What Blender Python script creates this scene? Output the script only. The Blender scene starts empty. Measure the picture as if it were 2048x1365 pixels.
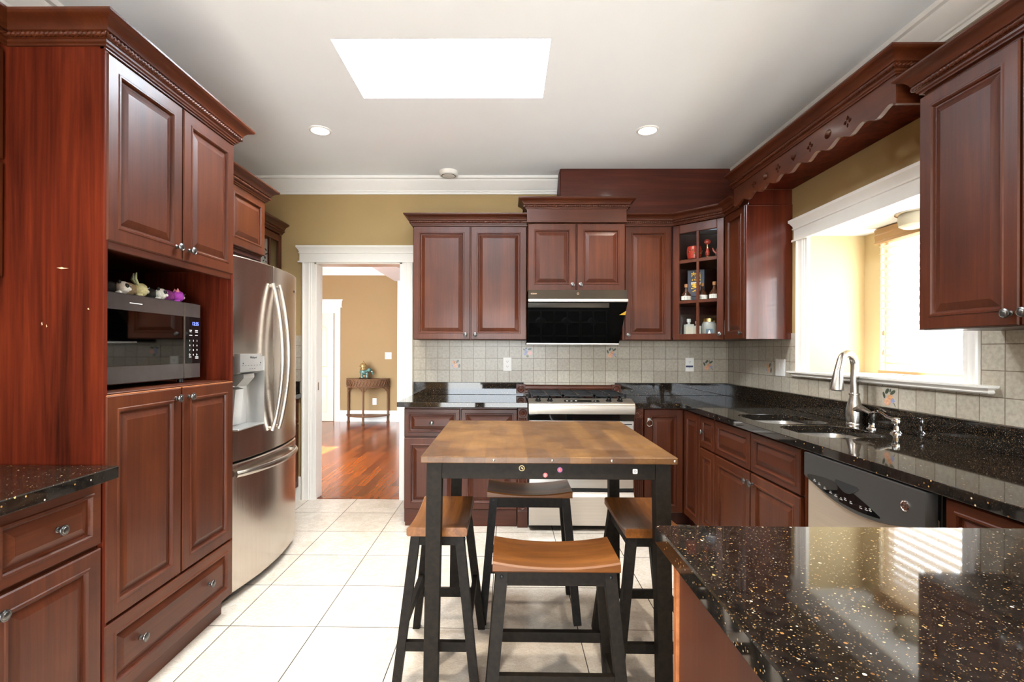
import bpy, bmesh, math, random
from mathutils import Vector, Matrix
PI = math.pi
random.seed(7)
sc = bpy.context.scene
COL = sc.collection

# ------------------------------------------------------------------ camera
cam_d = bpy.data.cameras.new('camera')
cam = bpy.data.objects.new('camera', cam_d)
COL.objects.link(cam)
sc.camera = cam
cam_d.sensor_width = 36.0
cam_d.lens = 1000.0 * 36.0 / 2048.0
cam_d.shift_x = (1024 - 1001.7) / 2048
cam_d.shift_y = (700.4 - 682.5) / 2048
cam_d.clip_start = 0.05
cam.matrix_world = (Matrix.Translation((0, 0, 1.283)) @ Matrix.Rotation(0.012, 4, 'Z')
                    @ Matrix.Rotation(PI / 2, 4, 'X') @ Matrix.Rotation(0.0037, 4, 'Z'))

# ------------------------------------------------------------------ view + world + lights
vs = sc.view_settings
vs.view_transform = 'Standard'
vs.look = 'None'
vs.gamma = 1.0
vs.use_curve_mapping = False
vs.exposure = 1.52
sc.cycles.max_bounces = 10
sc.cycles.diffuse_bounces = 5
sc.cycles.glossy_bounces = 5
sc.cycles.transmission_bounces = 8
sc.cycles.transparent_max_bounces = 12
sc.cycles.caustics_reflective = False
sc.cycles.caustics_refractive = False
sc.cycles.sample_clamp_indirect = 6.0
sc.cycles.use_denoising = True

WORLD_STRENGTH = 9.5
SKYLIGHT = 30.0
w = bpy.data.worlds.new('sky'); sc.world = w; w.use_nodes = True
wt = w.node_tree; bg = wt.nodes['Background']; bg.inputs[1].default_value = WORLD_STRENGTH
_tc = wt.nodes.new('ShaderNodeTexCoord'); _sp = wt.nodes.new('ShaderNodeSeparateXYZ'); _rp = wt.nodes.new('ShaderNodeValToRGB')
wt.links.new(_tc.outputs['Generated'], _sp.inputs[0]); wt.links.new(_sp.outputs[2], _rp.inputs[0]); wt.links.new(_rp.outputs[0], bg.inputs[0])
_e = _rp.color_ramp.elements                     # ground below the horizon, bright hazy sky above
_e[0].position = 0.0; _e[0].color = (.60, .62, .62, 1); _e[1].position = .06; _e[1].color = (.85, .93, 1.0, 1)

def portal(name, loc, rot, sx, sy):          # guides sky light through an opening; gives no light itself
    l = bpy.data.lights.new(name, 'AREA'); l.shape = 'RECTANGLE'; l.size = sx; l.size_y = sy
    l.cycles.is_portal = True
    o = bpy.data.objects.new(name, l); COL.objects.link(o); o.location = loc; o.rotation_euler = rot
    return o
def spot(name, loc, power, color=(1.0, .90, .77), angle=115, blend=.6, r=.05):
    l = bpy.data.lights.new(name, 'SPOT'); l.energy = power; l.color = color
    l.spot_size = math.radians(angle); l.spot_blend = blend; l.shadow_soft_size = r
    o = bpy.data.objects.new(name, l); COL.objects.link(o); o.location = loc
    return o
# daylight comes from the sky through the bay window, an unseen opening added behind the camera and one added in the hall wall
portal('bay_daylight', (2.30, 2.56, 1.56), (0, PI / 2, 0), .86, 1.0)
portal('bay_side_daylight', (2.10, 2.03, 1.565), (PI / 2, 0, 0), .19, .72)
portal('rear_opening_daylight', (-.15, -2.58, 1.05), (PI / 2, 0, 0), 2.3, 2.1)
portal('hall_daylight', (1.19, 6.4, 1.95), (0, PI / 2, 0), .5, 1.0)
sun = bpy.data.lights.new('sun', 'SUN'); sun.energy = 18; sun.angle = math.radians(.6); sun.color = (1, .985, .96)
so = bpy.data.objects.new('sun', sun); COL.objects.link(so); so.rotation_euler = Vector((.10, 1, -1.25)).to_track_quat('-Z', 'Y').to_euler()
# ceiling lamps of the room; the last two are unseen, added behind the camera
CAN_SPOTS = [(-1.241, 3.295), (.92, 3.3), (-1.0, .75), (.75, .75)]
for (x, y), e in zip(CAN_SPOTS, (24, 24, 70, 70)):
    spot('can_lamp', (x, y, 2.70), e)

# ------------------------------------------------------------------ node helpers
class NT:
    def __init__(s, name):
        s.m = bpy.data.materials.new(name); s.m.use_nodes = True
        s.t = s.m.node_tree
        s.b = s.t.nodes['Principled BSDF']; s.out = s.t.nodes['Material Output']
    def n(s, typ, **kw):
        nd = s.t.nodes.new(typ)
        for k, v in kw.items():
            if hasattr(nd, k) and not isinstance(v, dict): setattr(nd, k, v)
        return nd
    def l(s, a, b): s.t.links.new(a, b)
    def setin(s, nd, **kw):
        for k, v in kw.items(): nd.inputs[k.replace('_', ' ')].default_value = v
    def obj(s, offset_random=False):
        c = s.n('ShaderNodeTexCoord').outputs['Object']
        if offset_random:
            r = s.n('ShaderNodeObjectInfo').outputs['Random']
            m = s.n('ShaderNodeMath', operation='MULTIPLY'); s.l(r, m.inputs[0]); m.inputs[1].default_value = 37.0
            a = s.n('ShaderNodeVectorMath', operation='ADD'); s.l(c, a.inputs[0]); s.l(m.outputs[0], a.inputs[1])
            c = a.outputs[0]
        return c
    def mapping(s, vec, scale=(1, 1, 1), loc=(0, 0, 0), rot=(0, 0, 0)):
        m = s.n('ShaderNodeMapping'); s.l(vec, m.inputs['Vector'])
        m.inputs['Scale'].default_value = scale; m.inputs['Location'].default_value = loc; m.inputs['Rotation'].default_value = rot
        return m.outputs[0]
    def noise(s, vec, scale, detail=4, rough=.5, dist=0):
        n = s.n('ShaderNodeTexNoise'); s.l(vec, n.inputs['Vector'])
        n.inputs['Scale'].default_value = scale; n.inputs['Detail'].default_value = detail
        n.inputs['Roughness'].default_value = rough; n.inputs['Distortion'].default_value = dist
        return n.outputs['Fac']
    def ramp(s, fac, stops):
        r = s.n('ShaderNodeValToRGB'); s.l(fac, r.inputs[0]); e = r.color_ramp.elements
        while len(e) < len(stops): e.new(.5)
        for i, (p, c) in enumerate(stops):
            e[i].position = p; e[i].color = (*c, 1) if len(c) == 3 else c
        return r.outputs[0]
    def math(s, op, a, b=None):
        m = s.n('ShaderNodeMath', operation=op)
        for i, v in enumerate((a, b)):
            if v is None: continue
            if isinstance(v, (int, float)): m.inputs[i].default_value = v
            else: s.l(v, m.inputs[i])
        return m.outputs[0]
    def mix(s, fac, a, b, blend='MIX'):
        m = s.n('ShaderNodeMix', data_type='RGBA', blend_type=blend)
        for sock, v in ((m.inputs[0], fac), (m.inputs[6], a), (m.inputs[7], b)):
            if isinstance(v, (int, float)): sock.default_value = v
            elif isinstance(v, tuple): sock.default_value = (*v, 1)
            else: s.l(v, sock)
        return m.outputs[2]
    def bump(s, h, strength=.1, dist=.01):
        b = s.n('ShaderNodeBump'); s.l(h, b.inputs['Height']); b.inputs['Strength'].default_value = strength
        b.inputs['Distance'].default_value = dist; s.l(b.outputs[0], s.b.inputs['Normal'])
    def color(s, c):
        if isinstance(c, tuple): s.b.inputs['Base Color'].default_value = (*c, 1)
        else: s.l(c, s.b.inputs['Base Color'])
    def rough(s, r):
        if isinstance(r, (int, float)): s.b.inputs['Roughness'].default_value = r
        else: s.l(r, s.b.inputs['Roughness'])
    def fin(s, rough=.5, metal=0, coat=0, coat_rough=.1, spec=.5):
        s.rough(rough); s.b.inputs['Metallic'].default_value = metal
        s.b.inputs['Coat Weight'].default_value = coat; s.b.inputs['Coat Roughness'].default_value = coat_rough
        s.b.inputs['Specular IOR Level'].default_value = spec
        return s.m

def plain(name, c, rough=.5, metal=0, coat=0, spec=.5, vary=.06, scale=30):
    t = NT(name); f = t.noise(t.obj(), scale, 3)
    lo = tuple(max(0, v * (1 - vary)) for v in c); hi = tuple(min(1, v * (1 + vary)) for v in c)
    t.color(t.ramp(f, [(.3, lo), (.7, hi)])); return t.fin(rough, metal, coat, spec=spec)

def wood(name, axis, dark, mid, light, rough=.3, coat=.25, streak=1.0, spread=1.0, spec=.30):
    t = NT(name); o = t.obj(True)
    st = {'x': (.06, 1, 1), 'y': (1, .06, 1), 'z': (1, 1, .06)}[axis]
    a = t.noise(t.mapping(o, st), 13 * spread, 6, .62, 1.0 * streak)
    b = t.noise(t.mapping(o, tuple(v if v == 1 else .03 for v in st)), 120, 3, .6)
    c = t.noise(o, 2.6, 3, .55)
    f = t.math('ADD', t.math('ADD', t.math('MULTIPLY', a, .55 * streak), t.math('MULTIPLY', b, .22)), t.math('MULTIPLY', c, 1 - .22 - .55 * streak))
    t.color(t.ramp(f, [(.30, dark), (.5, mid), (.70, light)]))
    t.bump(b, .03, .002)
    return t.fin(rough, 0, coat, .12, spec)

def emission(name, c, strength):
    t = NT(name); e = t.n('ShaderNodeEmission'); e.inputs[0].default_value = (*c, 1); e.inputs[1].default_value = strength
    t.l(e.outputs[0], t.out.inputs[0]); return t.m

def thin_glass(name, tint=(1, 1, 1), ior=1.5):
    t = NT(name); tr = t.n('ShaderNodeBsdfTransparent'); tr.inputs[0].default_value = (*tint, 1)
    g = t.n('ShaderNodeBsdfGlossy'); g.inputs['Roughness'].default_value = 0.0
    f = t.n('ShaderNodeFresnel'); f.inputs[0].default_value = ior
    m = t.n('ShaderNodeMixShader'); bf = t.n('ShaderNodeNewGeometry').outputs['Backfacing']; t.l(t.math('MULTIPLY', f.outputs[0], t.math('SUBTRACT', 1.0, bf)), m.inputs[0]); t.l(tr.outputs[0], m.inputs[1]); t.l(g.outputs[0], m.inputs[2])
    t.l(m.outputs[0], t.out.inputs[0]); return t.m

def brick(t, vec, w_, h_, mortar, c1, c2, cm, offset=0.0, smooth=.1):
    b = t.n('ShaderNodeTexBrick'); b.offset = offset; b.offset_frequency = 2; b.squash = 1
    t.l(vec, b.inputs['Vector'])
    b.inputs['Scale'].default_value = 1; b.inputs['Mortar Size'].default_value = mortar
    b.inputs['Mortar Smooth'].default_value = smooth; b.inputs['Bias'].default_value = 0
    b.inputs['Brick Width'].default_value = w_; b.inputs['Row Height'].default_value = h_
    b.inputs['Color1'].default_value = (*c1, 1); b.inputs['Color2'].default_value = (*c2, 1); b.inputs['Mortar'].default_value = (*cm, 1)
    return b

def swiz(t, vec, a, b):
    s = t.n('ShaderNodeSeparateXYZ'); t.l(vec, s.inputs[0]); c = t.n('ShaderNodeCombineXYZ')
    t.l(s.outputs[a], c.inputs[0]); t.l(s.outputs[b], c.inputs[1]); return c.outputs[0]

# ------------------------------------------------------------------ materials
M = {}
CH = dict(dark=(.022, .0050, .0019), mid=(.058, .0122, .0034), light=(.104, .026, .0070))
M['cherry'] = wood('cherry_stain_vertical', 'z', rough=.40, coat=.08, streak=.7, **CH)
M['cherry_x'] = wood('cherry_stain_horizontal', 'x', rough=.40, coat=.08, streak=.7, **CH)
M['cherry_y'] = wood('cherry_stain_lengthwise', 'y', rough=.40, coat=.08, streak=.7, **CH)
M['panel'] = wood('cherry_panel_bold_grain', 'z', (.012, .0022, .0012), (.072, .0105, .0040), (.130, .021, .007), rough=.45, coat=.0, streak=1.3, spec=.07)
M['panel_gloss'] = wood('cherry_panel_glossy', 'z', (.020, .0032, .0017), (.078, .0115, .0045), (.135, .021, .007), rough=.3, coat=.6, streak=1.1)
M['panel_x'] = wood('cherry_panel_bold_grain_flat', 'x', (.026, .0052, .003), (.070, .014, .007), (.120, .027, .012), rough=.36, coat=.15, streak=1.15)
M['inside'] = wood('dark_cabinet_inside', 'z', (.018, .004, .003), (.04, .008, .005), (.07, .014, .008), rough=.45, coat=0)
M['worn'] = wood('worn_orange_wood', 'x', (.16, .05, .016), (.30, .105, .035), (.42, .18, .07), rough=.45, coat=0)
M['butcher'] = None
M['black_paint'] = plain('black_painted_wood', (.0105, .0078, .0056), .55, vary=.35, scale=60, spec=.12)
M['ceiling'] = plain('ceiling_white_paint', (.875, .92, .965), .9, vary=.008, scale=4)
M['trim'] = plain('trim_white_gloss', (.82, .79, .73), .35, vary=.01)
M['crown_white'] = plain('crown_white', (.82, .81, .79), .5, vary=.01)
M['hall_door'] = plain('hall_door_cream', (.62, .54, .41), .4, vary=.01)
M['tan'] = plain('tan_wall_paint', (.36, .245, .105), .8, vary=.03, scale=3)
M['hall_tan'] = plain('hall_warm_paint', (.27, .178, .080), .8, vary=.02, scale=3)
M['bay'] = plain('bay_cream_paint', (.60, .475, .265), .75, vary=.015, scale=4)
M['white_plastic'] = plain('white_plastic', (.80, .78, .74), .35, vary=.01)
M['black_plastic'] = plain('black_plastic', (.014, .013, .013), .3, vary=.1)
M['slot'] = plain('dark_slot', (.01, .01, .01), .6, vary=.1)
M['black_gloss'] = plain('black_gloss_glass', (.004, .004, .004), .03, vary=.1, coat=.0)
M['smoke_gloss'] = plain('smoked_gloss', (.035, .028, .022), .06, vary=.05)
M['iron'] = plain('black_cast_iron', (.007, .007, .0075), .4, vary=.3, spec=.25)
M['chrome'] = plain('chrome', (.86, .87, .88), .06, 1, vary=.01)
M['nickel'] = plain('brushed_nickel', (.50, .465, .42), .27, 1, vary=.04)
M['pewter'] = plain('antique_pewter', (.15, .148, .145), .32, 1, vary=.3, scale=300)
M['gold'] = plain('gold_metal', (.85, .58, .20), .25, 1, vary=.1)
M['copper_ink'] = plain('copper_ink', (.62, .42, .28), .4, .6)
M['glass'] = thin_glass('cabinet_glass', (.97, .98, .97))
M['window_glass'] = thin_glass('window_glass')
def steel(name, axis, c=(.62, .585, .545), rough=.36):
    t = NT(name); st = {'x': (.01, 1, 1), 'y': (1, .01, 1), 'z': (1, 1, .01)}[axis]
    f = t.noise(t.mapping(t.obj(), st), 260, 2, .6)
    t.color(t.ramp(f, [(.3, tuple(v * .93 for v in c)), (.7, tuple(min(1, v * 1.05) for v in c))]))
    t.bump(f, .02, .001)
    r = t.ramp(f, [(.2, (rough * .85,) * 3), (.8, (rough * 1.15,) * 3)])
    t.fin(.2, 1); t.rough(r); return t.m
M['steel'] = steel('brushed_steel_horizontal', 'x')
M['steel_z'] = steel('brushed_steel_vertical', 'z', (.62, .565, .51), .22)
M['steel_warm'] = steel('brushed_steel_warm', 'x', (.42, .375, .32), .40)
M['steel_door'] = steel('brushed_steel_door', 'x', (.68, .58, .47), .58)
M['mirror_glass'] = plain('dark_mirror_glass', (.13, .125, .12), .03, 1, vary=.02)
M['steel_sink'] = steel('sink_steel', 'y', (.66, .63, .58), .3)

def granite():
    t = NT('black_galaxy_granite'); o = t.obj()
    out = None
    base = t.ramp(t.noise(o, 60, 4, .6), [(.35, (.004, .0036, .0034)), (.7, (.015, .012, .010))])
    for sc_, thr, rad, bright in ((430, .81, .42, .34), (230, .91, .36, .75), (100, .968, .25, 1.3)):
        v = t.n('ShaderNodeTexVoronoi'); v.feature = 'F1'; t.l(o, v.inputs['Vector']); v.inputs['Scale'].default_value = sc_
        s = t.n('ShaderNodeSeparateColor'); t.l(v.outputs['Color'], s.inputs[0])
        m = t.math('MULTIPLY', t.math('GREATER_THAN', s.outputs[0], thr), t.math('LESS_THAN', v.outputs['Distance'], rad))
        c = t.ramp(s.outputs[1], [(0, (.07 * bright, .03 * bright, .012 * bright)), (.45, (.22 * bright, .11 * bright, .035 * bright)),
                                  (.75, (.40 * bright, .25 * bright, .10 * bright)), (1, (.45 * bright, .42 * bright, .36 * bright))])
        base = t.mix(m, base, c)
    t.color(base); return t.fin(.045, 0, 0, spec=.5)
M['granite'] = granite()

def backsplash(name, a):
    t = NT(name); o = t.obj(); v = swiz(t, o, a, 2)
    b = brick(t, v, 1.0 * .1016, .1016, .0020, (.37, .325, .26), (.43, .39, .32), (.15, .12, .088))
    sp = t.ramp(t.noise(o, 55, 5, .65), [(.35, (.80, .78, .74)), (.62, (1.04, 1.03, 1.01))])
    t.color(t.mix(1.0, b.outputs['Color'], sp, 'MULTIPLY'))
    t.bump(t.math('SUBTRACT', 1.0, b.outputs['Fac']), .5, .002)
    return t.fin(.3, 0, 0, spec=.45)
M['tile_back'] = backsplash('backsplash_tile_back', 0)
M['tile_side'] = backsplash('backsplash_tile_side', 1)
M['tile_plain'] = plain('tile_cream_glaze', (.40, .355, .285), .3, vary=.06, scale=55)

def floor_tile():
    t = NT('cream_marble_floor_tile'); o = t.obj()
    b = brick(t, swiz(t, o, 0, 1), .4025, .4025, .0022, (.61, .56, .49), (.67, .625, .56), (.06, .052, .045))
    n1 = t.noise(o, 6, 8, .68, 1.6)
    n2 = t.noise(t.mapping(o, (1, 1.6, 1), rot=(0, 0, .6)), 16, 8, .7, 2.2)
    veins = t.ramp(t.math('ABSOLUTE', t.math('SUBTRACT', n2, .5)), [(0, (.80, .73, .66)), (.03, (.96, .94, .91)), (.12, (1, 1, 1))])
    cl = t.ramp(n1, [(.32, (.87, .83, .78)), (.6, (1.0, .99, .975)), (.75, (1.06, 1.05, 1.04))])
    t.color(t.mix(1, t.mix(1, b.outputs['Color'], veins, 'MULTIPLY'), cl, 'MULTIPLY'))
    t.bump(t.math('SUBTRACT', 1.0, b.outputs['Fac']), .4, .002)
    return t.fin(.16, 0, 0, spec=.5)
M['floor'] = floor_tile()

def hardwood():
    t = NT('red_hardwood_planks'); o = t.obj()
    v = swiz(t, o, 1, 0)
    b = brick(t, v, .78, .083, .0008, (.085, .012, .002), (.28, .060, .007), (.05, .012, .004), .43)
    g = t.ramp(t.noise(t.mapping(v, (.08, 1, 1)), 40, 5, .6, .5), [(.3, (.72, .68, .62)), (.7, (1.12, 1.12, 1.1))])
    t.color(t.mix(1, b.outputs['Color'], g, 'MULTIPLY'))
    return t.fin(.22, 0, .05, .1, .2)
M['hardwood'] = hardwood()

def butcher():
    t = NT('worn_butcher_block'); o = t.obj()
    b = brick(t, swiz(t, o, 1, 0), .30, .075, .0004, (.070, .029, .0065), (.145, .068, .0155), (.05, .02, .004), .5)
    g = t.ramp(t.noise(t.mapping(o, (1, .10, 1)), 55, 5, .65, .6), [(.28, (.66, .60, .55)), (.7, (1.12, 1.12, 1.12))])
    wv = t.ramp(t.noise(o, 4.5, 6, .65, .8), [(.35, (.74, .68, .62)), (.55, (1, 1, 1)), (.75, (1.2, 1.22, 1.25))])
    t.color(t.mix(1, t.mix(1, b.outputs['Color'], g, 'MULTIPLY'), wv, 'MULTIPLY'))
    r = t.ramp(t.noise(o, 9, 4, .6), [(.3, (.28,) * 3), (.7, (.46,) * 3)])
    t.fin(.35, 0, 0, spec=.4); t.rough(r); return t.m
M['butcher'] = butcher()
M['seat_wood'] = wood('honey_stool_seat', 'x', (.040, .012, .003), (.150, .052, .010), (.27, .105, .021), rough=.34, coat=.15, spread=1.2)
M['wicker'] = None
def wicker():
    t = NT('woven_brown_wicker'); o = t.obj()
    w1 = t.n('ShaderNodeTexWave'); w1.wave_type = 'BANDS'; w1.bands_direction = 'DIAGONAL'; t.l(o, w1.inputs[0]); w1.inputs['Scale'].default_value = 26; w1.inputs['Distortion'].default_value = 2.5
    t.color(t.ramp(w1.outputs['Fac'], [(.2, (.055, .022, .009)), (.7, (.22, .105, .045))]))
    t.bump(w1.outputs['Fac'], .8, .006); return t.fin(.55)
M['wicker'] = wicker()
def blind_mat():
    t = NT('cream_blind_slat'); t.color((.56, .43, .28)); t.rough(.5)
    tr = t.n('ShaderNodeBsdfTranslucent'); tr.inputs[0].default_value = (.85, .72, .52, 1)
    m = t.n('ShaderNodeMixShader'); m.inputs[0].default_value = .12
    t.l(t.b.outputs[0], m.inputs[1]); t.l(tr.outputs[0], m.inputs[2]); t.l(m.outputs[0], t.out.inputs[0]); return t.m
M['blind'] = blind_mat()
M['blind_rail'] = wood('blind_rail_wood', 'y', (.34, .19, .08), (.48, .29, .13), (.58, .37, .19), rough=.4, coat=0)
M['lamp_glow'] = emission('lamp_glow', (1, .95, .86), 9)
M['skylight_glow'] = emission('skylight_glow', (.87, .935, 1), SKYLIGHT)

# ------------------------------------------------------------------ mesh building
class MB:
    def __init__(s): s.bm = bmesh.new()
    def _mi(s, faces, mi):
        for f in faces: f.material_index = mi
    def box(s, x0, x1, y0, y1, z0, z1, b=0, seg=1, mi=0):
        vs_ = [s.bm.verts.new((x, y, z)) for x in (x0, x1) for y in (y0, y1) for z in (z0, z1)]
        fs = [s.bm.faces.new([vs_[i] for i in q]) for q in ((0, 1, 3, 2), (4, 6, 7, 5), (0, 4, 5, 1), (2, 3, 7, 6), (0, 2, 6, 4), (1, 5, 7, 3))]
        s._mi(fs, mi)
        if b:
            ed = list({e for f in fs for e in f.edges})
            bmesh.ops.bevel(s.bm, geom=ed, offset=b, segments=seg, affect='EDGES', clamp_overlap=True)
        return s
    def loft(s, rings, cap0=True, cap1=True, closed=True, mi=0):
        vr = [[s.bm.verts.new(p) for p in r] for r in rings]; fs = []
        n = len(vr[0])
        for a, b in zip(vr, vr[1:]):
            for i in range(n if closed else n - 1):
                j = (i + 1) % n
                try: fs.append(s.bm.faces.new((a[i], a[j], b[j], b[i])))
                except ValueError: pass
        if cap0: fs.append(s.bm.faces.new(vr[0][::-1]))
        if cap1: fs.append(s.bm.faces.new(vr[-1]))
        s._mi(fs, mi); return s
    def prism(s, pts, axis, a0, a1, mi=0):
        f = {'x': lambda p, a: (a, p[0], p[1]), 'y': lambda p, a: (p[0], a, p[1]), 'z': lambda p, a: (p[0], p[1], a)}[axis]
        return s.loft([[f(p, a0) for p in pts], [f(p, a1) for p in pts]], mi=mi)
    def lathe(s, prof, o=(0, 0, 0), axis='z', seg=24, mi=0, sx=1, sy=1):
        rings = []
        for r, h in prof:
            ring = []
            for i in range(seg):
                t = 2 * PI * i / seg; a, b = max(r, 1e-5) * math.cos(t) * sx, max(r, 1e-5) * math.sin(t) * sy
                p = {'z': (a, b, h), 'y': (a, h, b), 'x': (h, a, b)}[axis]
                ring.append((o[0] + p[0], o[1] + p[1], o[2] + p[2]))
            rings.append(ring)
        return s.loft(rings, mi=mi)
    def ball(s, c, r, seg=16, mi=0, rot=None):
        rx, ry, rz = (r, r, r) if isinstance(r, (int, float)) else r
        m = rot or Matrix.Identity(3); rings = []
        for k in range(1, seg // 2):
            t = PI * k / (seg // 2); ring = []
            for i in range(seg):
                a = 2 * PI * i / seg
                v = m @ Vector((rx * math.sin(t) * math.cos(a), ry * math.sin(t) * math.sin(a), -rz * math.cos(t)))
                ring.append((c[0] + v.x, c[1] + v.y, c[2] + v.z))
            rings.append(ring)
        return s.loft(rings, mi=mi)
    def tube(s, path, r, seg=10, flat=1.0, up=(0, 0, 1), mi=0, closed=False):
        P = [Vector(p) for p in path]; rr = r if isinstance(r, (list, tuple)) else [r] * len(P); rings = []
        U = Vector(up)
        for i, p in enumerate(P):
            if closed: d = P[(i + 1) % len(P)] - P[i - 1]
            else: d = P[min(i + 1, len(P) - 1)] - P[max(i - 1, 0)]
            d.normalize(); a = d.cross(U)
            if a.length < 1e-3: a = d.cross(Vector((1, 0, 0)) if abs(d.x) < .9 else Vector((0, 1, 0)))
            a.normalize(); b = a.cross(d)
            rings.append([tuple(p + a * (rr[i] * math.cos(2 * PI * k / seg)) + b * (rr[i] * flat * math.sin(2 * PI * k / seg))) for k in range(seg)])
        if closed: rings.append(rings[0]); return s.loft(rings, False, False, mi=mi)
        return s.loft(rings, mi=mi)
    def bar(s, p, q, w, d, side=(1, 0, 0), w2=None, d2=None, mi=0):
        p, q = Vector(p), Vector(q); z = (q - p).normalized(); a = Vector(side); a = (a - z * a.dot(z)).normalized(); b = z.cross(a)
        rings = []
        for c, ww, dd in ((p, w, d), (q, w2 or w, d2 or d)):
            rings.append([tuple(c + a * (sx * ww / 2) + b * (sy * dd / 2)) for sx, sy in ((-1, -1), (1, -1), (1, 1), (-1, 1))])
        return s.loft(rings, mi=mi)
    def sweep(s, prof, path, z0=0, caps=True, mi=0):
        """prof: (outward, height) points; path: xy points, outward is to the right of travel; mitred"""
        P = [Vector((p[0], p[1])) for p in path]; offs = []
        for i in range(len(P)):
            def nrm(a, b): d = (b - a).normalized(); return Vector((d.y, -d.x))
            if i == 0: n = nrm(P[0], P[1])
            elif i == len(P) - 1: n = nrm(P[-2], P[-1])
            else:
                a, b = nrm(P[i - 1], P[i]), nrm(P[i], P[i + 1]); n = (a + b); n = n / max(.2, n.dot(a))
            offs.append(n)
        return s.loft([[(p.x + n.x * o, p.y + n.y * o, z0 + h) for o, h in prof] for p, n in zip(P, offs)], caps, caps, mi=mi)
    def rope(s, path, out, z, r=.0075, pitch=.0155, mi=0):
        P = [Vector((p[0], p[1])) for p in path]
        for i in range(len(P) - 1):
            d = (P[i + 1] - P[i]); L = d.length; d.normalize(); n = Vector((d.y, -d.x))
            e0 = out if i > 0 else 0; e1 = out if i < len(P) - 2 else 0
            # inner corners shorten, outer corners lengthen
            def turn(k):
                a = (P[k] - P[k - 1]).normalized(); b = (P[k + 1] - P[k]).normalized(); return 1 if a.x * b.y - a.y * b.x > 0 else -1
            s0 = -e0 * (turn(i) if i > 0 else 0) * .98; s1 = L + e1 * (turn(i + 1) if i < len(P) - 2 else 0) * .98
            if i > 0:
                a = (P[i] - P[i - 1]).normalized(); ang = abs(a.angle(d)); s0 = -out * math.tan(ang / 2) * turn(i)
            if i < len(P) - 2:
                b = (P[i + 2] - P[i + 1]).normalized(); ang = abs(d.angle(b)); s1 = L + out * math.tan(ang / 2) * turn(i + 1)
            m = max(4, int((s1 - s0) / .0027)); rings = []
            for k in range(m + 1):
                t = s0 + (s1 - s0) * k / m; c = P[i] + d * t + n * out; ring = []
                for q in range(12):
                    a = 2 * PI * q / 12; rr = r * (1 + .26 * math.cos(3 * a - 2 * PI * t / pitch * 1.0))
                    ring.append((c.x + n.x * rr * math.cos(a), c.y + n.y * rr * math.cos(a), z + rr * math.sin(a)))
                rings.append(ring)
            s.loft(rings, mi=mi)
        return s
    def panel(s, x0, x1, z0, z1, y=0, t=.02, fw=.058, raised=True, mi=0):
        k = min(1.0, min(x1 - x0, z1 - z0) / (2 * (fw + .044)))
        fw *= k
        prof = [(0, t), (0, .004), (.004, 0), (fw - .013, 0), (fw - .010, -.003), (fw - .004, -.003), (fw, .002), (fw + .002, .009), (fw + .007 * k, .010)]
        if raised: prof += [(fw + .010 * k, .0085), (fw + .030 * k, .0025), (fw + .033 * k, .001)]
        rings = [[(x0 + i, y + d, z0 + i), (x1 - i, y + d, z0 + i), (x1 - i, y + d, z1 - i), (x0 + i, y + d, z1 - i)] for i, d in prof]
        return s.loft(rings, True, True, mi=mi)
    def build(s, name, mats, parent=None, sharp=32, flat=False):
        bmesh.ops.recalc_face_normals(s.bm, faces=s.bm.faces)
        me = bpy.data.meshes.new(name); s.bm.to_mesh(me); s.bm.free()
        return link(name, me, mats, parent, sharp, flat)

def link(name, me, mats, parent=None, sharp=32, flat=False):
    if not isinstance(mats, (list, tuple)): mats = [mats]
    if len(me.materials): me.materials.clear()
    for m in mats: me.materials.append(M[m] if isinstance(m, str) else m)
    if not flat:
        me.polygons.foreach_set('use_smooth', [True] * len(me.polygons))
        me.set_sharp_from_angle(angle=math.radians(sharp))
    o = bpy.data.objects.new(name, me); COL.objects.link(o)
    if parent is not None: o.parent = parent
    return o

def tag(o, label=None, cat=None, group=None, kind=None):
    if label: o['label'] = label
    if cat: o['category'] = cat
    if group: o['group'] = group
    if kind: o['kind'] = kind
    return o
def thing(name, label, cat, loc=(0, 0, 0), rz=0, group=None):
    o = bpy.data.objects.new(name, None); COL.objects.link(o); o.empty_display_size = .1
    o.location = loc; o.rotation_euler = (0, 0, rz); return tag(o, label, cat, group)
def struct(name, mb, mats, **k):
    return tag(mb.build(name, mats, **k), kind='structure')
def quick(name, mats, parent, *boxes, b=.002):
    m = MB()
    for q in boxes: m.box(*q, b=b)
    return m.build(name, mats, parent)

def holed(name, outer, holes, z0, z1, mats, parent=None, bevel=0, mat_rot=None):
    """flat board with real holes, outline in xy, thickness in z; mat_rot maps it upright"""
    cu = bpy.data.curves.new(name, 'CURVE'); cu.dimensions = '2D'; cu.fill_mode = 'BOTH'
    cu.extrude = (z1 - z0) / 2 - bevel; cu.bevel_depth = bevel; cu.bevel_resolution = 1; cu.offset = -bevel
    for pts in [outer] + list(holes):
        sp = cu.splines.new('POLY'); sp.points.add(len(pts) - 1); sp.use_cyclic_u = True
        for q, p in zip(sp.points, pts): q.co = (p[0], p[1], 0, 1)
    tmp = bpy.data.objects.new(name, cu); COL.objects.link(tmp)
    dg = bpy.context.evaluated_depsgraph_get(); me = bpy.data.meshes.new_from_object(tmp.evaluated_get(dg))
    bpy.data.objects.remove(tmp)
    bm = bmesh.new(); bm.from_mesh(me); bmesh.ops.remove_doubles(bm, verts=bm.verts, dist=1e-5); bm.to_mesh(me); bm.free()
    me.transform(Matrix.Translation((0, 0, (z0 + z1) / 2)))
    if mat_rot is not None: me.transform(mat_rot)
    return link(name, me, mats, parent, 20)

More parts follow.
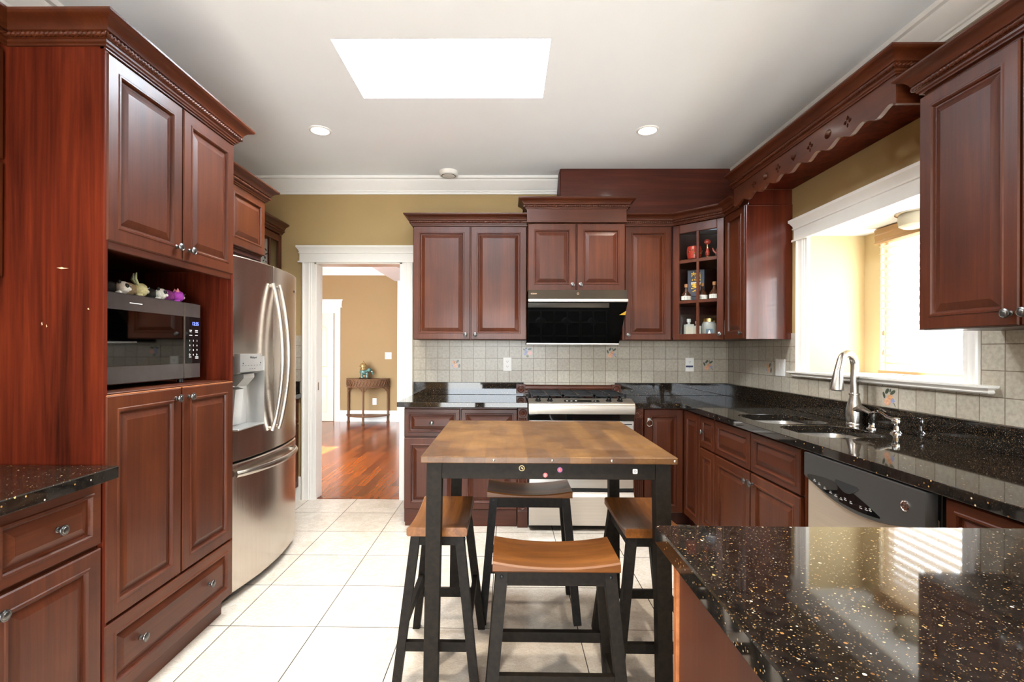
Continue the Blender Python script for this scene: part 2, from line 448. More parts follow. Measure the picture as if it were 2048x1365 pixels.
def text(s, size, mat, parent, loc, rot, name='lettering', depth=.0003, align='CENTER', weight=0):
    cu = bpy.data.curves.new(name, 'FONT'); cu.body = s; cu.size = size; cu.extrude = depth; cu.offset = weight; cu.align_x = align; cu.align_y = 'CENTER'
    tmp = bpy.data.objects.new(name, cu); COL.objects.link(tmp)
    dg = bpy.context.evaluated_depsgraph_get(); me = bpy.data.meshes.new_from_object(tmp.evaluated_get(dg))
    bpy.data.objects.remove(tmp)
    me.transform(Matrix.Translation(loc) @ rot.to_4x4())
    return link(name, me, mat, parent)
FRONT = Matrix.Rotation(PI / 2, 3, 'X')            # text plane facing -y

# ------------------------------------------------------------------ shared little parts
KNOB = MB().lathe([(.0085, 0), (.0085, -.002), (.0055, -.004), (.0045, -.010), (.0055, -.014), (.011, -.0165), (.0150, -.0185), (.0158, -.021),
                   (.0150, -.0235), (.0128, -.0245), (.0118, -.0238), (.0100, -.0245), (.0085, -.0262), (.0050, -.0272), (0, -.0275)], axis='y', seg=20)
_k = KNOB.build('knob', 'pewter'); KNOB_ME = _k.data; bpy.data.objects.remove(_k)
def knob(parent, x, z, y=0, rot=None):
    o = bpy.data.objects.new('knob', KNOB_ME); COL.objects.link(o); o.parent = parent; o.location = (x, y, z); return o
def door(parent, x0, x1, z0, z1, knobs=(), name='door', fw=.058, mat='cherry', t=.02):
    d = MB().panel(x0, x1, z0, z1, 0, t, fw).build(name, mat, parent, sharp=20)
    for k in knobs: knob(d, *k)
    return d
def drawer(parent, x0, x1, z0, z1, knobs=(), name='drawer', fw=.042):
    return door(parent, x0, x1, z0, z1, knobs, name, fw, 'cherry_x')
CROWN = [(0, 0), (.006, 0), (.007, .005), (.013, .009), (.014, .016), (.019, .018), (.019, .036), (.026, .040), (.028, .046), (.033, .054), (.041, .062),
         (.051, .068), (.060, .071), (.064, .074), (.067, .079), (.067, .086), (0, .086)]
def crown(parent, path, z, h=.086, name='crown', mat='cherry_x'):
    k = h / .086
    c = MB().sweep([(o, q * k) for o, q in CROWN], path, z).build(name, mat, parent, sharp=25)
    MB().rope(path, .0215, z + .027 * k).build('rope_trim', mat, c if c.parent is not None else c, sharp=60)
    return c
def rosette(parent, x, z, s, y=0, t=.022, mat='cherry'):
    h = s / 2; r = s * .40
    o = MB().box(x - h, x + h, y, y + t, z - h, z + h, b=.002).build('rosette', mat, parent)
    MB().lathe([(r, .004), (r, -.003), (r * .86, -.005), (r * .74, -.001), (r * .62, .001), (r * .52, -.003), (r * .40, -.004), (r * .30, -.001), (r * .2, -.003), (0, -.005)],
               (x, y, z), 'y', 24).build('bullseye', mat, o, sharp=20)
    return o
def fluted(parent, x0, x1, z0, z1, y=0, t=.022, n=4, name='fluted_shaft', mat='cherry'):
    w_ = x1 - x0; p = [(x0, y + t), (x0, y)]; m = .008; f = (w_ - 2 * m) / n
    for i in range(n):
        a = x0 + m + i * f; g = f * .36; c = a + f / 2
        for k in range(7): q = PI * k / 6; p.append((c - g * math.cos(q), y + .006 * math.sin(q)))
    p += [(x1, y), (x1, y + t)]
    return MB().prism(p, 'z', z0, z1).build(name, mat, parent, sharp=40)
def toworld(o, p):
    m = Matrix.Translation(o.location) @ o.rotation_euler.to_matrix().to_4x4(); return m.inverted() @ Vector(p)

# ================================================================== SETTING
CEIL = 2.735
XR, XL, XL2, YB, YR = 1.87, -1.98, -2.32, 4.25, -2.6
fl = MB().box(XL2 - .1, XR + .11, YR, 4.288, -.05, 0)
o = struct('floor', fl, 'floor'); o.data.transform(Matrix.Translation((1.2785, -2.30, 0))); o.location = (-1.2785, 2.30, 0)
struct('floor_hall', MB().box(-4.7, 1.3, 4.288, 8.98, -.05, 0), 'hardwood')
struct('trim_1', MB().box(-1.644, -.892, 4.27, 4.30, 0, .006, b=.002), 'hardwood')
SX0, SX1, SY0, SY1 = -.83, .20, 2.333, 2.878
c = MB()
c.box(XL2 - .1, SX0, YR, 4.37, CEIL, CEIL + .06); c.box(SX1, XR + .11, YR, 4.37, CEIL, CEIL + .06)
c.box(SX0, SX1, YR, SY0, CEIL, CEIL + .06); c.box(SX0, SX1, SY1, 4.37, CEIL, CEIL + .06)
for q in ((SX0 - .02, SX0, SY0 - .02, SY1 + .02), (SX1, SX1 + .02, SY0 - .02, SY1 + .02), (SX0, SX1, SY0 - .02, SY0), (SX0, SX1, SY1, SY1 + .02)):
    c.box(*q, CEIL + .06, CEIL + .27)
struct('ceiling', c, 'ceiling', flat=True)
struct('window_2', MB().box(SX0 - .02, SX1 + .02, SY0 - .02, SY1 + .02, CEIL + .25, CEIL + .265), 'skylight_glow')
struct('ceiling_hall', MB().box(-4.7, 1.3, 4.37, 8.98, CEIL, CEIL + .06), 'ceiling')
DX0, DX1, DZ = -1.644, -.892, 2.03
wb = MB(); wb.box(XL2 - .1, DX0, YB, 4.365, 0, CEIL); wb.box(DX1, XR + .11, YB, 4.365, 0, CEIL); wb.box(DX0, DX1, YB, 4.365, DZ, CEIL)
struct('wall_back', wb, 'tan', flat=True)
WY0, WY1, WZ0, WZ1 = 2.06, 3.13, 1.15, 2.0
wr = MB(); wr.box(XR, XR + .11, YR, WY0, 0, CEIL); wr.box(XR, XR + .11, WY1 + .05, YB, 0, CEIL); wr.box(XR, XR + .012, WY1, WY1 + .05, 0, WZ1 + .05); wr.box(XR, XR + .11, WY0, WY1, 0, WZ0 - .03); wr.box(XR, XR + .11, WY0, WY1 + .05, WZ1 + .05, CEIL); wr.box(XR, XR + .012, WY0, WY1, WZ1, WZ1 + .05)
struct('wall_right', wr, 'tan', flat=True)
wl = MB(); wl.box(XL - .11, XL, YR, 2.40, 0, CEIL); wl.box(XL2 - .1, XL2, 2.40, YB, 0, CEIL); wl.box(XL2 - .1, XL, 2.36, 2.40, 0, CEIL)
struct('wall_left', wl, 'tan', flat=True)
re = MB(); re.box(XL2 - .1, -1.3, YR - .1, YR, 0, CEIL); re.box(1.0, XR + .11, YR - .1, YR, 0, CEIL); re.box(-1.3, 1.0, YR - .1, YR, 2.1, CEIL)  # unseen rear wall; its opening is added to let in fill light
struct('wall_rear', re, 'tan', flat=True)
# hall
hw = MB().box(-4.7, 1.3, 8.88, 8.98, 0, CEIL)
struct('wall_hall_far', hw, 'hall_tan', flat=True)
hr = MB(); hr.box(1.2, 1.3, 4.37, 5.9, 0, CEIL); hr.box(1.2, 1.3, 6.9, 8.88, 0, CEIL); hr.box(1.2, 1.3, 5.9, 6.9, 2.2, CEIL); hr.box(1.2, 1.3, 5.9, 6.9, 0, 1.70)  # unseen wall; its opening is added and sized for the hall's brightness
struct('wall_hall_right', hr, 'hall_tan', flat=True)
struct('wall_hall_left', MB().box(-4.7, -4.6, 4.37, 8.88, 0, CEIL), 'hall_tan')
BASE = [(0, 0), (.016, 0), (.016, .13), (.012, .145), (.014, .155), (.010, .175), (.006, .19), (0, .195)]
struct('baseboard_hall', MB().sweep(BASE, [(-2.965, 8.88), (-1.93, 8.88)], 0), 'trim')
struct('baseboard_back', MB().sweep(BASE, [(-1.80, 4.25), (-1.75, 4.25)], 0), 'trim')
WC = [(0, 0), (.012, 0), (.014, .016), (.020, .020), (.022, .030), (.045, .052), (.070, .090), (.078, .098), (.080, .106), (.096, .110), (.100, .118), (.100, .131), (0, .131)]
struct('trim_2', MB().sweep(WC, [(-4.6, 8.88), (1.3, 8.88)], CEIL - .131), 'crown_white')
struct('trim_3', MB().sweep(WC, [(XL, YR), (XL, 2.40), (XL2, 2.40), (XL2, YB), (.42, YB)], CEIL - .131), 'crown_white')
struct('trim_4', MB().sweep(WC, [(XR, 4.0), (XR, YR)], CEIL - .131), 'crown_white')
bm_ = MB(); bm_.box(-2.0, -1.62, 4.37, 8.88, 2.50, CEIL)
struct('trim_5', bm_, 'ceiling')
cl = MB(); cl.box(-1.935, -1.70, 8.80, 8.88, 0, 2.50, b=.004); cl.box(-1.945, -1.69, 8.785, 8.88, 0, .2, b=.004)
struct('trim_6', cl, 'trim')
# door casings
CAS = [(0, 0), (0, .016), (.006, .022), (.016, .022), (.020, .016), (.034, .014), (.062, .017), (.068, .013), (.080, .013), (.084, .010), (.104, .010), (.104, 0)]
def casing_leg(x0, sgn, w_, z1, y):
    k = w_ / .104
    return [(x0 + sgn * a * k, y - d) for a, d in CAS]
HEAD = [(0, 0), (.026, 0), (.026, .012), (.016, .014), (.016, .075), (.024, .078), (.024, .086), (.018, .088), (.022, .100), (.034, .120), (.040, .126), (.040, .142), (0, .142)]
cs = MB(); cs.prism(casing_leg(-1.748, 1, .104, DZ, YB), 'z', 0, 2.022); cs.prism(casing_leg(-.80, -1, .092, DZ, YB), 'z', 0, 2.022)
cs.sweep(HEAD, [(-1.752, YB), (-1.752, YB - .002), (-.797, YB - .002), (-.797, YB)], 2.022)
for q in ((DX0 - .001, DX0 + .02, 4.24, 4.38, 0, DZ), (DX1 - .02, DX1 + .001, 4.24, 4.38, 0, DZ), (DX0, DX1, 4.24, 4.38, DZ - .02, DZ + .002)): cs.box(*q, b=.002)
cs.box(DX0 + .019, DX0 + .024, 4.27, 4.29, .93, 1.0, b=.001, mi=1)
struct('trim_7', cs, ['trim', 'nickel'])
# far hall door
d1 = MB(); d1.box(-3.90, -3.085, 8.862, 8.885, .005, 1.93, b=.002)
def arch_panel(mb, x0, x1, z0, z1, arch, y):
    def ring(i, d):
        p = [(x0 + i, y + d, z0 + i), (x1 - i, y + d, z0 + i)]
        for k in range(13):
            t = k / 12; x = x1 - i - (x1 - x0 - 2 * i) * t; p.append((x, y + d, z1 - i + arch * (math.sin(PI * t) ** 1.0) - 0))
        return p
    mb.loft([ring(0, .002), ring(.012, -.006), ring(.022, -.003), ring(.03, .001), ring(.06, -.005)], False, True)
for a in (-3.80, -3.47):
    arch_panel(d1, a, a + .28, .84 + .13, 1.66, .07, 8.862); arch_panel(d1, a, a + .28, .16, .82, 0, 8.862)
struct('door_1', d1, 'hall_door')
dc = MB(); dc.prism(casing_leg(-2.965, -1, .104, 0, 8.88), 'z', 0, 2.03); dc.sweep(HEAD, [(-4.1, 8.88), (-4.1, 8.878), (-2.96, 8.878), (-2.96, 8.88)], 2.03)
dc.box(-4.0, -3.07, 8.868, 8.89, 1.93, 2.03)
struct('trim_8', dc, 'trim')
# backsplash tile fields (tile joints measured from the photograph's grid)
def tiles(name, mat, org, *boxes):
    m = MB()
    for q in boxes: m.box(*q)
    o = struct(name, m, mat, flat=True); o.data.transform(Matrix.Translation([-v for v in org])); o.location = org; return o
tiles('trim_9', 'tile_back', (-.688, 4.243, 1.211), (-.797, 1.863, 4.243, YB, .89, 1.40), (XL2, -1.752, 4.243, YB, .89, 1.40))
tiles('trim_10', 'tile_side', (1.863, 4.127, 1.211), (1.863, XR, YR + .3, 1.985, .89, 1.40), (1.863, XR, 3.236, 4.25, .89, 1.40), (1.863, XR, 1.985, 3.236, .89, 1.118))
# bay window
by = MB()
by.box(XR + .012, 2.30, WY1, WY1 + .05, 1.10, WZ1 + .05); by.box(XR + .10, 1.995, WY0 - .05, WY0, 1.10, WZ1 + .05); by.box(1.995, 2.30, WY0 - .05, WY0, 1.10, 1.20); by.box(1.995, 2.30, WY0 - .05, WY0, 1.93, WZ1 + .05); by.box(2.20, 2.30, WY0 - .05, WY0, 1.20, 1.93);
by.box(2.22, 2.30, 2.99, WY1, 1.12, WZ1); by.box(2.22, 2.30, WY0, 2.10, 1.12, WZ1); by.box(2.22, 2.30, 2.10, 2.99, 1.94, WZ1)
struct('wall_bay', by, 'bay', flat=True)
struct('ceiling_bay', MB().box(XR + .012, 2.30, WY0, WY1, WZ1, WZ1 + .05), 'ceiling', flat=True)
wg = MB()
for q in ((1.995, 2.015, 2.02, 2.05, 1.20, 1.93), (2.18, 2.20, 2.02, 2.05, 1.20, 1.93), (2.015, 2.18, 2.02, 2.05, 1.20, 1.225), (2.015, 2.18, 2.02, 2.05, 1.905, 1.93)): wg.box(*q, b=.002)
wg = struct('window_3', wg, 'trim'); MB().box(2.01, 2.185, 2.033, 2.037, 1.215, 1.915).build('pane', 'window_glass', wg)
sl = MB(); sl.box(1.858, 2.235, WY0 - .001, WY1 + .001, 1.12, 1.152, b=.002)
SILL = [(0, 0), (.020, 0), (.026, .006), (.022, .014), (.030, .020), (.042, .024), (.044, .034), (0, .034)]
sl.sweep(SILL, [(XR, 3.234), (1.862, 3.234), (1.862, 1.955), (XR, 1.955)], 1.120)
struct('trim_11', sl, 'trim')
wc = MB()
def vleg(y0, sgn, w_): k = w_ / .104; return [(XR - d, y0 + sgn * a * k) for a, d in CAS]
wc.prism(vleg(3.234, -1, .108), 'z', 1.152, 2.0); wc.prism(vleg(1.991, 1, .072), 'z', 1.152, 2.0)
wc.sweep(HEAD, [(XR, 3.24), (XR - .002, 3.24), (XR - .002, 1.975), (XR, 1.975)], 1.988)
wc.box(XR - .008, XR + .012, WY1 - .001, WY1 + .012, 1.152, 2.0)
struct('trim_12', wc, 'trim')
wf = MB()
for q in ((2.245, 2.285, 2.968, 2.99, 1.155, 1.94), (2.245, 2.285, 2.10, 2.125, 1.155, 1.94), (2.245, 2.285, 2.125, 2.968, 1.915, 1.94), (2.245, 2.285, 2.125, 2.968, 1.152, 1.18)): wf.box(*q, b=.003)
wn = struct('window_1', wf, 'trim')
MB().box(2.258, 2.262, 2.115, 2.98, 1.17, 1.925).build('pane', 'window_glass', wn)

# ================================================================== BACK WALL CABINETS
FU = 3.905     # upper door faces
# pair left of the hood
t = thing('wall_cabinet', 'wide cherry wall cabinet with two doors, between doorway and range hood', 'cabinet', (-.738, FU, 0))
W_ = .892
quick('body', 'cherry', t, (0, W_, .02, .34, 1.362, 2.30))
door(t, .003, .448, 1.364, 2.248, [(.448 - .034, 1.402)]); door(t, .456, W_ - .003, 1.364, 2.248, [(.456 + .034, 1.402)])
crown(t, [(0, .33), (0, .012), (W_ + .004, .012)], 2.255)
# over-hood
t = thing('wall_cabinet', 'short two-door cherry wall cabinet standing proud above the range hood', 'cabinet', (.157, 3.82, 0))
W_ = .743
quick('body', 'cherry', t, (0, W_, .02, .42, 1.735, 2.258), (-.006, W_ + .006, .008, .172, 2.258, 2.40))
quick('frieze', 'cherry_x', t, (-.008, W_ + .008, -.008, .012, 2.256, 2.36), (-.010, W_ + .010, -.012, .01, 2.256, 2.266))
door(t, .002, .366, 1.738, 2.25, [(.366 - .026, 1.782)]); door(t, .376, W_ - .002, 1.738, 2.25, [(.376 + .026, 1.782)])
crown(t, [(-.006, .172), (-.006, .0), (W_ + .006, .0), (W_ + .006, .172)], 2.352)
# single door
t = thing('wall_cabinet', 'narrow cherry wall cabinet with one door, between range hood and glass corner cabinet', 'cabinet', (.903, FU, 0))
quick('body', 'cherry', t, (0, .385, .02, .34, 1.362, 2.30))
door(t, .016, .374, 1.364, 2.248, [(.016 + .022, 1.404)])
# corner glass cabinet
t = thing('corner_display_cabinet', 'angled corner cherry cabinet with six-pane glass door showing bottles', 'cabinet', (1.288, FU, 0), -PI / 4)
def loc2(p): q = toworld(t, (p[0], p[1], 0)); return (q.x, q.y)
L_ = math.hypot(.277, .277)
pent = [loc2(p) for p in ((1.30, 3.93), (1.30, 4.238), (1.858, 4.238), (1.858, 3.64), (1.592, 3.64))]
b_ = MB()
b_.prism(pent, 'z', 1.362, 1.400); b_.prism(pent, 'z', 2.26, 2.30)
def wallp(a, b, th=.012):
    a, b = Vector(loc2(a)), Vector(loc2(b)); d = (b - a).normalized(); n = Vector((-d.y, d.x)) * th
    b_.prism([a, b, b + n, a + n], 'z', 1.382, 2.26)
wallp((1.29, 4.238), (1.29, 3.92)); wallp((1.858, 4.238), (1.30, 4.238)); wallp((1.858, 3.64), (1.858, 4.238)); wallp((1.58, 3.63), (1.858, 3.63))
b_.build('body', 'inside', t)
for z in (1.668, 1.984):
    MB().prism(pent, 'z', z - .016, z).build('shelf', 'cherry_x', t)
g_ = MB(); z0, z1 = 1.364, 2.248; fw = .052
for q in ((0.002, fw, z0, z1), (L_ - fw, L_ - .002, z0, z1), (fw, L_ - fw, z0, z0 + .046), (fw, L_ - fw, z1 - .066, z1)): g_.box(q[0], q[1], 0, .02, q[2], q[3], b=.003)
xm = L_ / 2; zz = [z0 + .046, 1.654, 1.963, z1 - .066]
g_.box(xm - .010, xm + .010, .002, .018, zz[0], zz[3], b=.002)
for z in zz[1:3]: g_.box(fw, L_ - fw, .002, .018, z - .011, z + .011, b=.002)
gd = g_.build('door', 'cherry', t)
MB().box(fw - .006, L_ - fw + .006, .0125, .0155, zz[0] - .006, zz[3] + .006).build('glass_pane', 'glass', gd)
knob(gd, L_ - .027, 1.405)
CORNER_CAB = t
# narrow cabinet on window wall
t = thing('wall_cabinet', 'slim cherry wall cabinet on the window wall, ending in a tall shiny side panel', 'cabinet', (1.565, 3.628, 0), -PI / 2)
quick('body', 'cherry', t, (0, .31, .02, .305, 1.362, 2.345))
quick('end_panel', 'panel_gloss', t, (.31, .328, .004, .305, 1.36, 2.24), (.31, .322, .02, .305, 2.24, 2.345), (.308, .330, .0, .305, 2.236, 2.244))
door(t, .010, .306, 1.364, 2.248, [(.306 - .034, 1.404)])
# shared crown of corner run
t = thing('crown_moulding', 'cherry crown moulding bending over the narrow and glass-door corner cabinets', 'moulding', (0, 0, 0))
crown(t, [(.91, FU + .012), (1.292, FU + .012), (1.577, 3.632), (1.577, 3.42)], 2.255)
# soffit box
t = thing('duct_cover', 'dark cherry boxed cover between ceiling and cabinets right of the hood', 'panel', (0, 0, 0))
quick('front_panel', 'panel_x', t, (.425, 1.868, 4.0, 4.018, 2.30, CEIL - .001)); quick('side_panel', 'panel', t, (.42, .437, 4.004, 4.249, 2.30, CEIL - .001))

# ================================================================== VALANCE
t = thing('window_valance', 'scalloped cherry valance with carved cutouts spanning above the sink window', 'valance', (0, 0, 0))
Y0, Y1, XV = 1.99, 3.40, 1.53
out = [(Y0, 2.39), (Y0, 2.268)]
n = 180
for i in range(n + 1):
    y = Y0 + (Y1 - Y0) * i / n
    out.append((y, 2.262 + .0125 * math.cos(2 * PI * (y - Y0 - .03) / .1575)))
out.append((Y1, 2.39))
holes = []
def ell(cy, cz, ry, rz, n=18, pt=0): return [(cy + ry * math.cos(2 * PI * k / n), cz + rz * math.sin(2 * PI * k / n)) for k in range(n)]
def leafh(cy, cz, dy, dz, L, w):
    a = math.atan2(dz, dy); r = []
    for k in range(12):
        q = 2 * PI * k / 12; u, v = L * math.cos(q), w * math.sin(q) * (1 - .45 * math.cos(q)); r.append((cy + dy * L * 1.55 + u * math.cos(a) - v * math.sin(a), cz + dz * L * 1.55 + u * math.sin(a) + v * math.cos(a)))
    return r
for y in (2.27, 2.549, 2.847, 3.122):
    for a in (0, 90, 180): holes.append(leafh(y, 2.318, math.cos(math.radians(a)), math.sin(math.radians(a)), .0105, .009))
    holes.append(ell(y, 2.300, .006, .010, 12))
for y in (2.407, 2.984): holes.append(ell(y, 2.320, .026, .021))
heart = []
for k in range(24):
    q = 2 * PI * k / 24; hx = 16 * math.sin(q) ** 3; hz = 13 * math.cos(q) - 5 * math.cos(2 * q) - 2 * math.cos(3 * q) - math.cos(4 * q)
    heart.append((2.694 + hx * .0017, 2.323 + hz * .0016))
holes.append(heart)
R_ = Matrix(((0, 0, 1, 0), (1, 0, 0, 0), (0, 1, 0, 0), (0, 0, 0, 1)))
holed('carved_board', out, holes, XV, XV + .019, 'cherry_y', t, 0, R_)
quick('return_board', 'cherry_x', t, (XV + .002, 1.866, Y0 - .001, Y0 + .017, 2.262, 2.39))
quick('soffit_board', 'panel', t, (XV + .02, 1.866, Y0 + .018, 3.298, 2.342, 2.356))
crown(t, [(XV, Y1), (XV, Y0 - .001), (1.866, Y0 - .001)], 2.376, mat='cherry_y')

# ================================================================== RIGHT WALL
t = thing('wall_cabinet', 'large cherry wall cabinet nearest the camera, right of the window', 'cabinet', (1.555, 1.91, 0), -PI / 2)
W_ = .80
quick('body', 'cherry', t, (.0, W_ + .5, .02, .305, 1.362, 2.30))
door(t, .002, .370, 1.364, 2.238, [(.370 - .022, 1.402)]); door(t, .378, W_ - .01, 1.364, 2.238, [(.378 + .022, 1.402)])
crown(t, [(0, .30), (0, .012), (W_ + .5, .012)], 2.256, mat='cherry_x')
FR = 1.275      # base door faces on the window wall
def base_right(label, ya, yb, hollow=False):
    t = thing('base_cabinet', label, 'cabinet', (FR, ya, 0), -PI / 2); w_ = ya - yb
    if hollow: quick('body', 'cherry', t, (0, w_, .02, .04, .105, .866), (0, .018, .04, .585, .105, .866), (w_ - .018, w_, .04, .585, .105, .866), (.018, w_ - .018, .04, .585, .105, .125), b=0)
    else: quick('body', 'cherry', t, (0, w_, .02, .585, .105, .866))
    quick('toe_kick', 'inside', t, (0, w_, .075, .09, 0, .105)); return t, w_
# corner cabinet with two hinged leaves
t = thing('corner_base_cabinet', 'cherry corner base cabinet with ring pull, right of the stove', 'cabinet', (.99, 3.62, 0))
b_ = MB(); b_.prism([(.005, .02), (.285 + .02, .02), (.285 + .02, .30), (.87, .30), (.87, .62), (.005, .62)], 'z', .105, .866)
b_.build('body', 'cherry', t); quick('toe_kick', 'inside', t, (.005, .36, .08, .095, 0, .105), (.36, .375, -.3, .095, 0, .105))
d_ = door(t, .004, .283, .112, .858)
MB().lathe([(.013, 0), (.013, -.004), (.007, -.006), (.006, -.014), (.009, -.018), (0, -.020)], (.038, 0, .785), 'y', 16).build('pull_base', 'pewter', d_)
MB().tube([(.038 + .021 * math.sin(q), -.018 - .003 * math.cos(q), .762 + .024 * math.cos(q)) for q in [2 * PI * k / 28 for k in range(28)]], .0028, 8, up=(0, 1, 0), closed=True).build('ring_pull', 'nickel', d_)
d_ = door(t, .002, .286, .112, .858); d_.location = (.285, -.008, 0); d_.rotation_euler = (0, 0, -PI / 2)
t2, w_ = base_right('slim cherry base cabinet with one small drawer, left of the sink cabinet', 3.318, 3.084)
drawer(t2, .006, w_ - .006, .655, .858, [(.062, .757)]); door(t2, .006, w_ - .006, .112, .644)
t2, w_ = base_right('cherry sink base cabinet with two false drawer fronts and paired doors', 3.082, 2.165, True)
drawer(t2, .003, .446, .655, .858, name='false_drawer_front'); drawer(t2, .456, .896, .655, .858, name='false_drawer_front')
door(t2, .003, .446, .112, .644, [(.446 - .026, .594)]); door(t2, .456, .896, .112, .644, [(.456 + .026, .594)])
t2, w_ = base_right('cherry base cabinet with drawer between dishwasher and near counter', 1.488, .80)
drawer(t2, .02, w_ - .01, .655, .858, [(.33, .757)]); door(t2, .02, w_ - .01, .112, .644)

# ================================================================== BACK BASE, LEFT OF STOVE
t = thing('base_cabinet', 'cherry base cabinet with drawers and doors left of the stove, by the doorway', 'cabinet', (-.745, 3.62, 0))
quick('body', 'cherry', t, (0, .822, .02, .62, .025, .866)); quick('plinth', 'cherry_x', t, (.008, .82, .012, .03, 0, .122))
drawer(t, .002, .405, .652, .853, [(.203, .752)]); drawer(t, .415, .822, .652, .853, [(.618, .752)])
door(t, .002, .405, .125, .642, [(.370, .60)]); door(t, .415, .822, .125, .642, [(.45, .60)])
def pilaster(label, x0, w_):
    t = thing('pilaster', label, 'pilaster', (x0, 3.612, 0))
    quick('backing', 'cherry', t, (0, w_, .020, .05, 0, .868))
    fluted(t, .002, w_ - .002, .122 + w_, .866 - w_, 0, .022)
    rosette(t, w_ / 2, .866 - w_ / 2, w_ - .002, -.004, .024); rosette(t, w_ / 2, .122 + w_ / 2, w_ - .002, -.004, .024)
    quick('foot', 'cherry', t, (.0, w_, -.004, .02, 0, .122)); return t
pilaster('fluted cherry pilaster with carved rosettes at the left side of the stove', .080, .074)
pilaster('fluted cherry pilaster with carved rosettes at the right side of the stove', .912, .074)

# ================================================================== WORKTOPS
CT = .905
def rrect(x0, x1, y0, y1, r, n=6):
    p = []
    for cx, cy, a0 in ((x1 - r, y1 - r, 0), (x0 + r, y1 - r, 90), (x0 + r, y0 + r, 180), (x1 - r, y0 + r, 270)):
        for k in range(n + 1): a = math.radians(a0 + 90 * k / n); p.append((cx + r * math.cos(a), cy + r * math.sin(a)))
    return p
t = thing('worktop', 'long black granite worktop with the sink, running from the stove along the window wall', 'worktop')
BOWLS = [(1.352, 1.700, 2.60, 3.005), (1.352, 1.700, 2.20, 2.555)]
holed('slab', [(.905, 4.24), (1.862, 4.24), (1.862, -.6), (1.25, -.6), (1.25, 3.585), (.905, 3.585)], [rrect(*q, .09) for q in BOWLS], CT - .036, CT, 'granite', t, .0025)
quick('upstand', 'granite', t, (.912, 1.862, 4.224, 4.242, CT, 1.008), (1.842, 1.862, -.6, 4.224, CT, 1.008))
t = thing('worktop', 'short black granite worktop left of the stove, beside the doorway', 'worktop')
quick('slab', 'granite', t, (-.790, .150, 3.585, 4.242, CT - .036, CT)); quick('upstand', 'granite', t, (-.792, .143, 4.224, 4.242, CT, 1.008))
t = thing('worktop', 'speckled black granite peninsula top filling the lower right foreground', 'worktop')
quick('slab', 'granite', t, (.322, 1.248, -.6, 1.086, CT - .040, CT), b=.003)
t = thing('peninsula_cabinet', 'cherry panelled peninsula base below the foreground granite top', 'cabinet')
quick('side_panel', 'cherry', t, (.356, .375, -.5, 1.035, .10, CT - .040)); quick('body', 'cherry', t, (.375, 1.24, -.5, 1.045, .10, CT - .040))
quick('corner_post', 'worn', t, (.350, .372, 1.030, 1.050, .10, CT - .040)); quick('toe_kick', 'inside', t, (.42, 1.2, -.45, 1.0, 0, .10))
t = thing('worktop', 'black granite worktop at the left edge, against the pantry side', 'worktop')
quick('slab', 'granite', t, (-1.975, -1.25, -.5, 1.60, CT - .040, CT), b=.003)
t = thing('worktop', 'black granite worktop beyond the fridge, in the far left corner', 'worktop')
quick('slab', 'granite', t, (-2.315, -1.742, 3.36, 4.242, CT - .036, CT)); quick('upstand', 'granite', t, (-2.315, -1.76, 4.224, 4.242, CT, 1.008))

# sink
t = thing('sink', 'double-bowl stainless undermount sink set into the black granite', 'sink')
for q in BOWLS:
    m = MB(); x0, x1, y0, y1 = q
    rings = []
    for i, z, r in ((-.012, CT - .038, .10), (.0, CT - .038, .09), (.004, CT - .10, .09), (.012, CT - .185, .09), (.035, CT - .205, .07), (.10, CT - .208, .05)):
        rings.append([(a, b, z) for a, b in rrect(x0 + i, x1 - i, y0 + i, y1 - i, r)])
    m.loft(rings, False, True); o = m.build('bowl', 'steel_sink', t)
    MB().lathe([(.045, .002), (.042, .004), (.034, .001), (0, -.001)], ((x0 + x1) / 2, (y0 + y1) / 2, CT - .208), 'z', 20).build('drain', 'chrome', o)
# faucet
t = thing('kitchen_faucet', 'brushed nickel pull-down faucet with gooseneck behind the sink', 'faucet', (1.803, 2.615, CT))
MB().lathe([(.037, 0), (.037, .006), (.035, .010), (.038, .04), (.037, .080), (.029, .115), (.023, .140), (.022, .150), (.025, .152), (.025, .160), (.019, .163), (0, .163)], seg=28).build('body', 'nickel', t)
dx, dy = -.90, -.436
path = [(0, 0, .16), (0, 0, .24), (0, 0, .305)]; R = .060
for k in range(1, 13): a = PI - PI * k / 12 * .93; path.append((dx * (R + R * math.cos(a)), dy * (R + R * math.cos(a)), .305 + R * math.sin(a)))
MB().tube(path, .0185, 14).build('neck', 'nickel', t)
e = path[-1]; p2 = (e[0] + dx * .018, e[1] + dy * .018, e[2] - .045); p3 = (e[0] + dx * .030, e[1] + dy * .030, e[2] - .125); p4 = (p3[0] + dx * .001, p3[1] + dy * .001, p3[2] - .012)
o = MB().tube([e, p2, p3, p4], [.0190, .0200, .0315, .0325], 16).build('spray_head', 'nickel', t)
MB().tube([p4, (p4[0] + dx * .0005, p4[1] + dy * .0005, p4[2] - .004)], [.026, .022], 16).build('nozzle', 'black_plastic', o)
MB().tube([(0, -.010, .070), (.0, -.045, .088), (.0, -.085, .080), (.0, -.120, .070), (.0, -.138, .080)], [.030, .025, .018, .013, .007], 12, flat=.6).build('lever', 'nickel', t)
t = thing('soap_dispenser', 'chrome soap pump with curved spout on the worktop right of the faucet', 'soap dispenser', (1.790, 2.315, CT))
MB().lathe([(.027, 0), (.027, .004), (.018, .010), (.013, .016), (.012, .034), (.016, .038), (.019, .046), (.020, .060), (.017, .070), (.010, .074), (0, .075)], seg=24).build('pump', 'chrome', t)
MB().tube([(0, .010, .062), (-.01, .045, .070), (-.015, .075, .086), (-.018, .098, .090), (-.02, .112, .080)], [.0075, .0065, .006, .0055, .005], 10).build('spout', 'chrome', t)
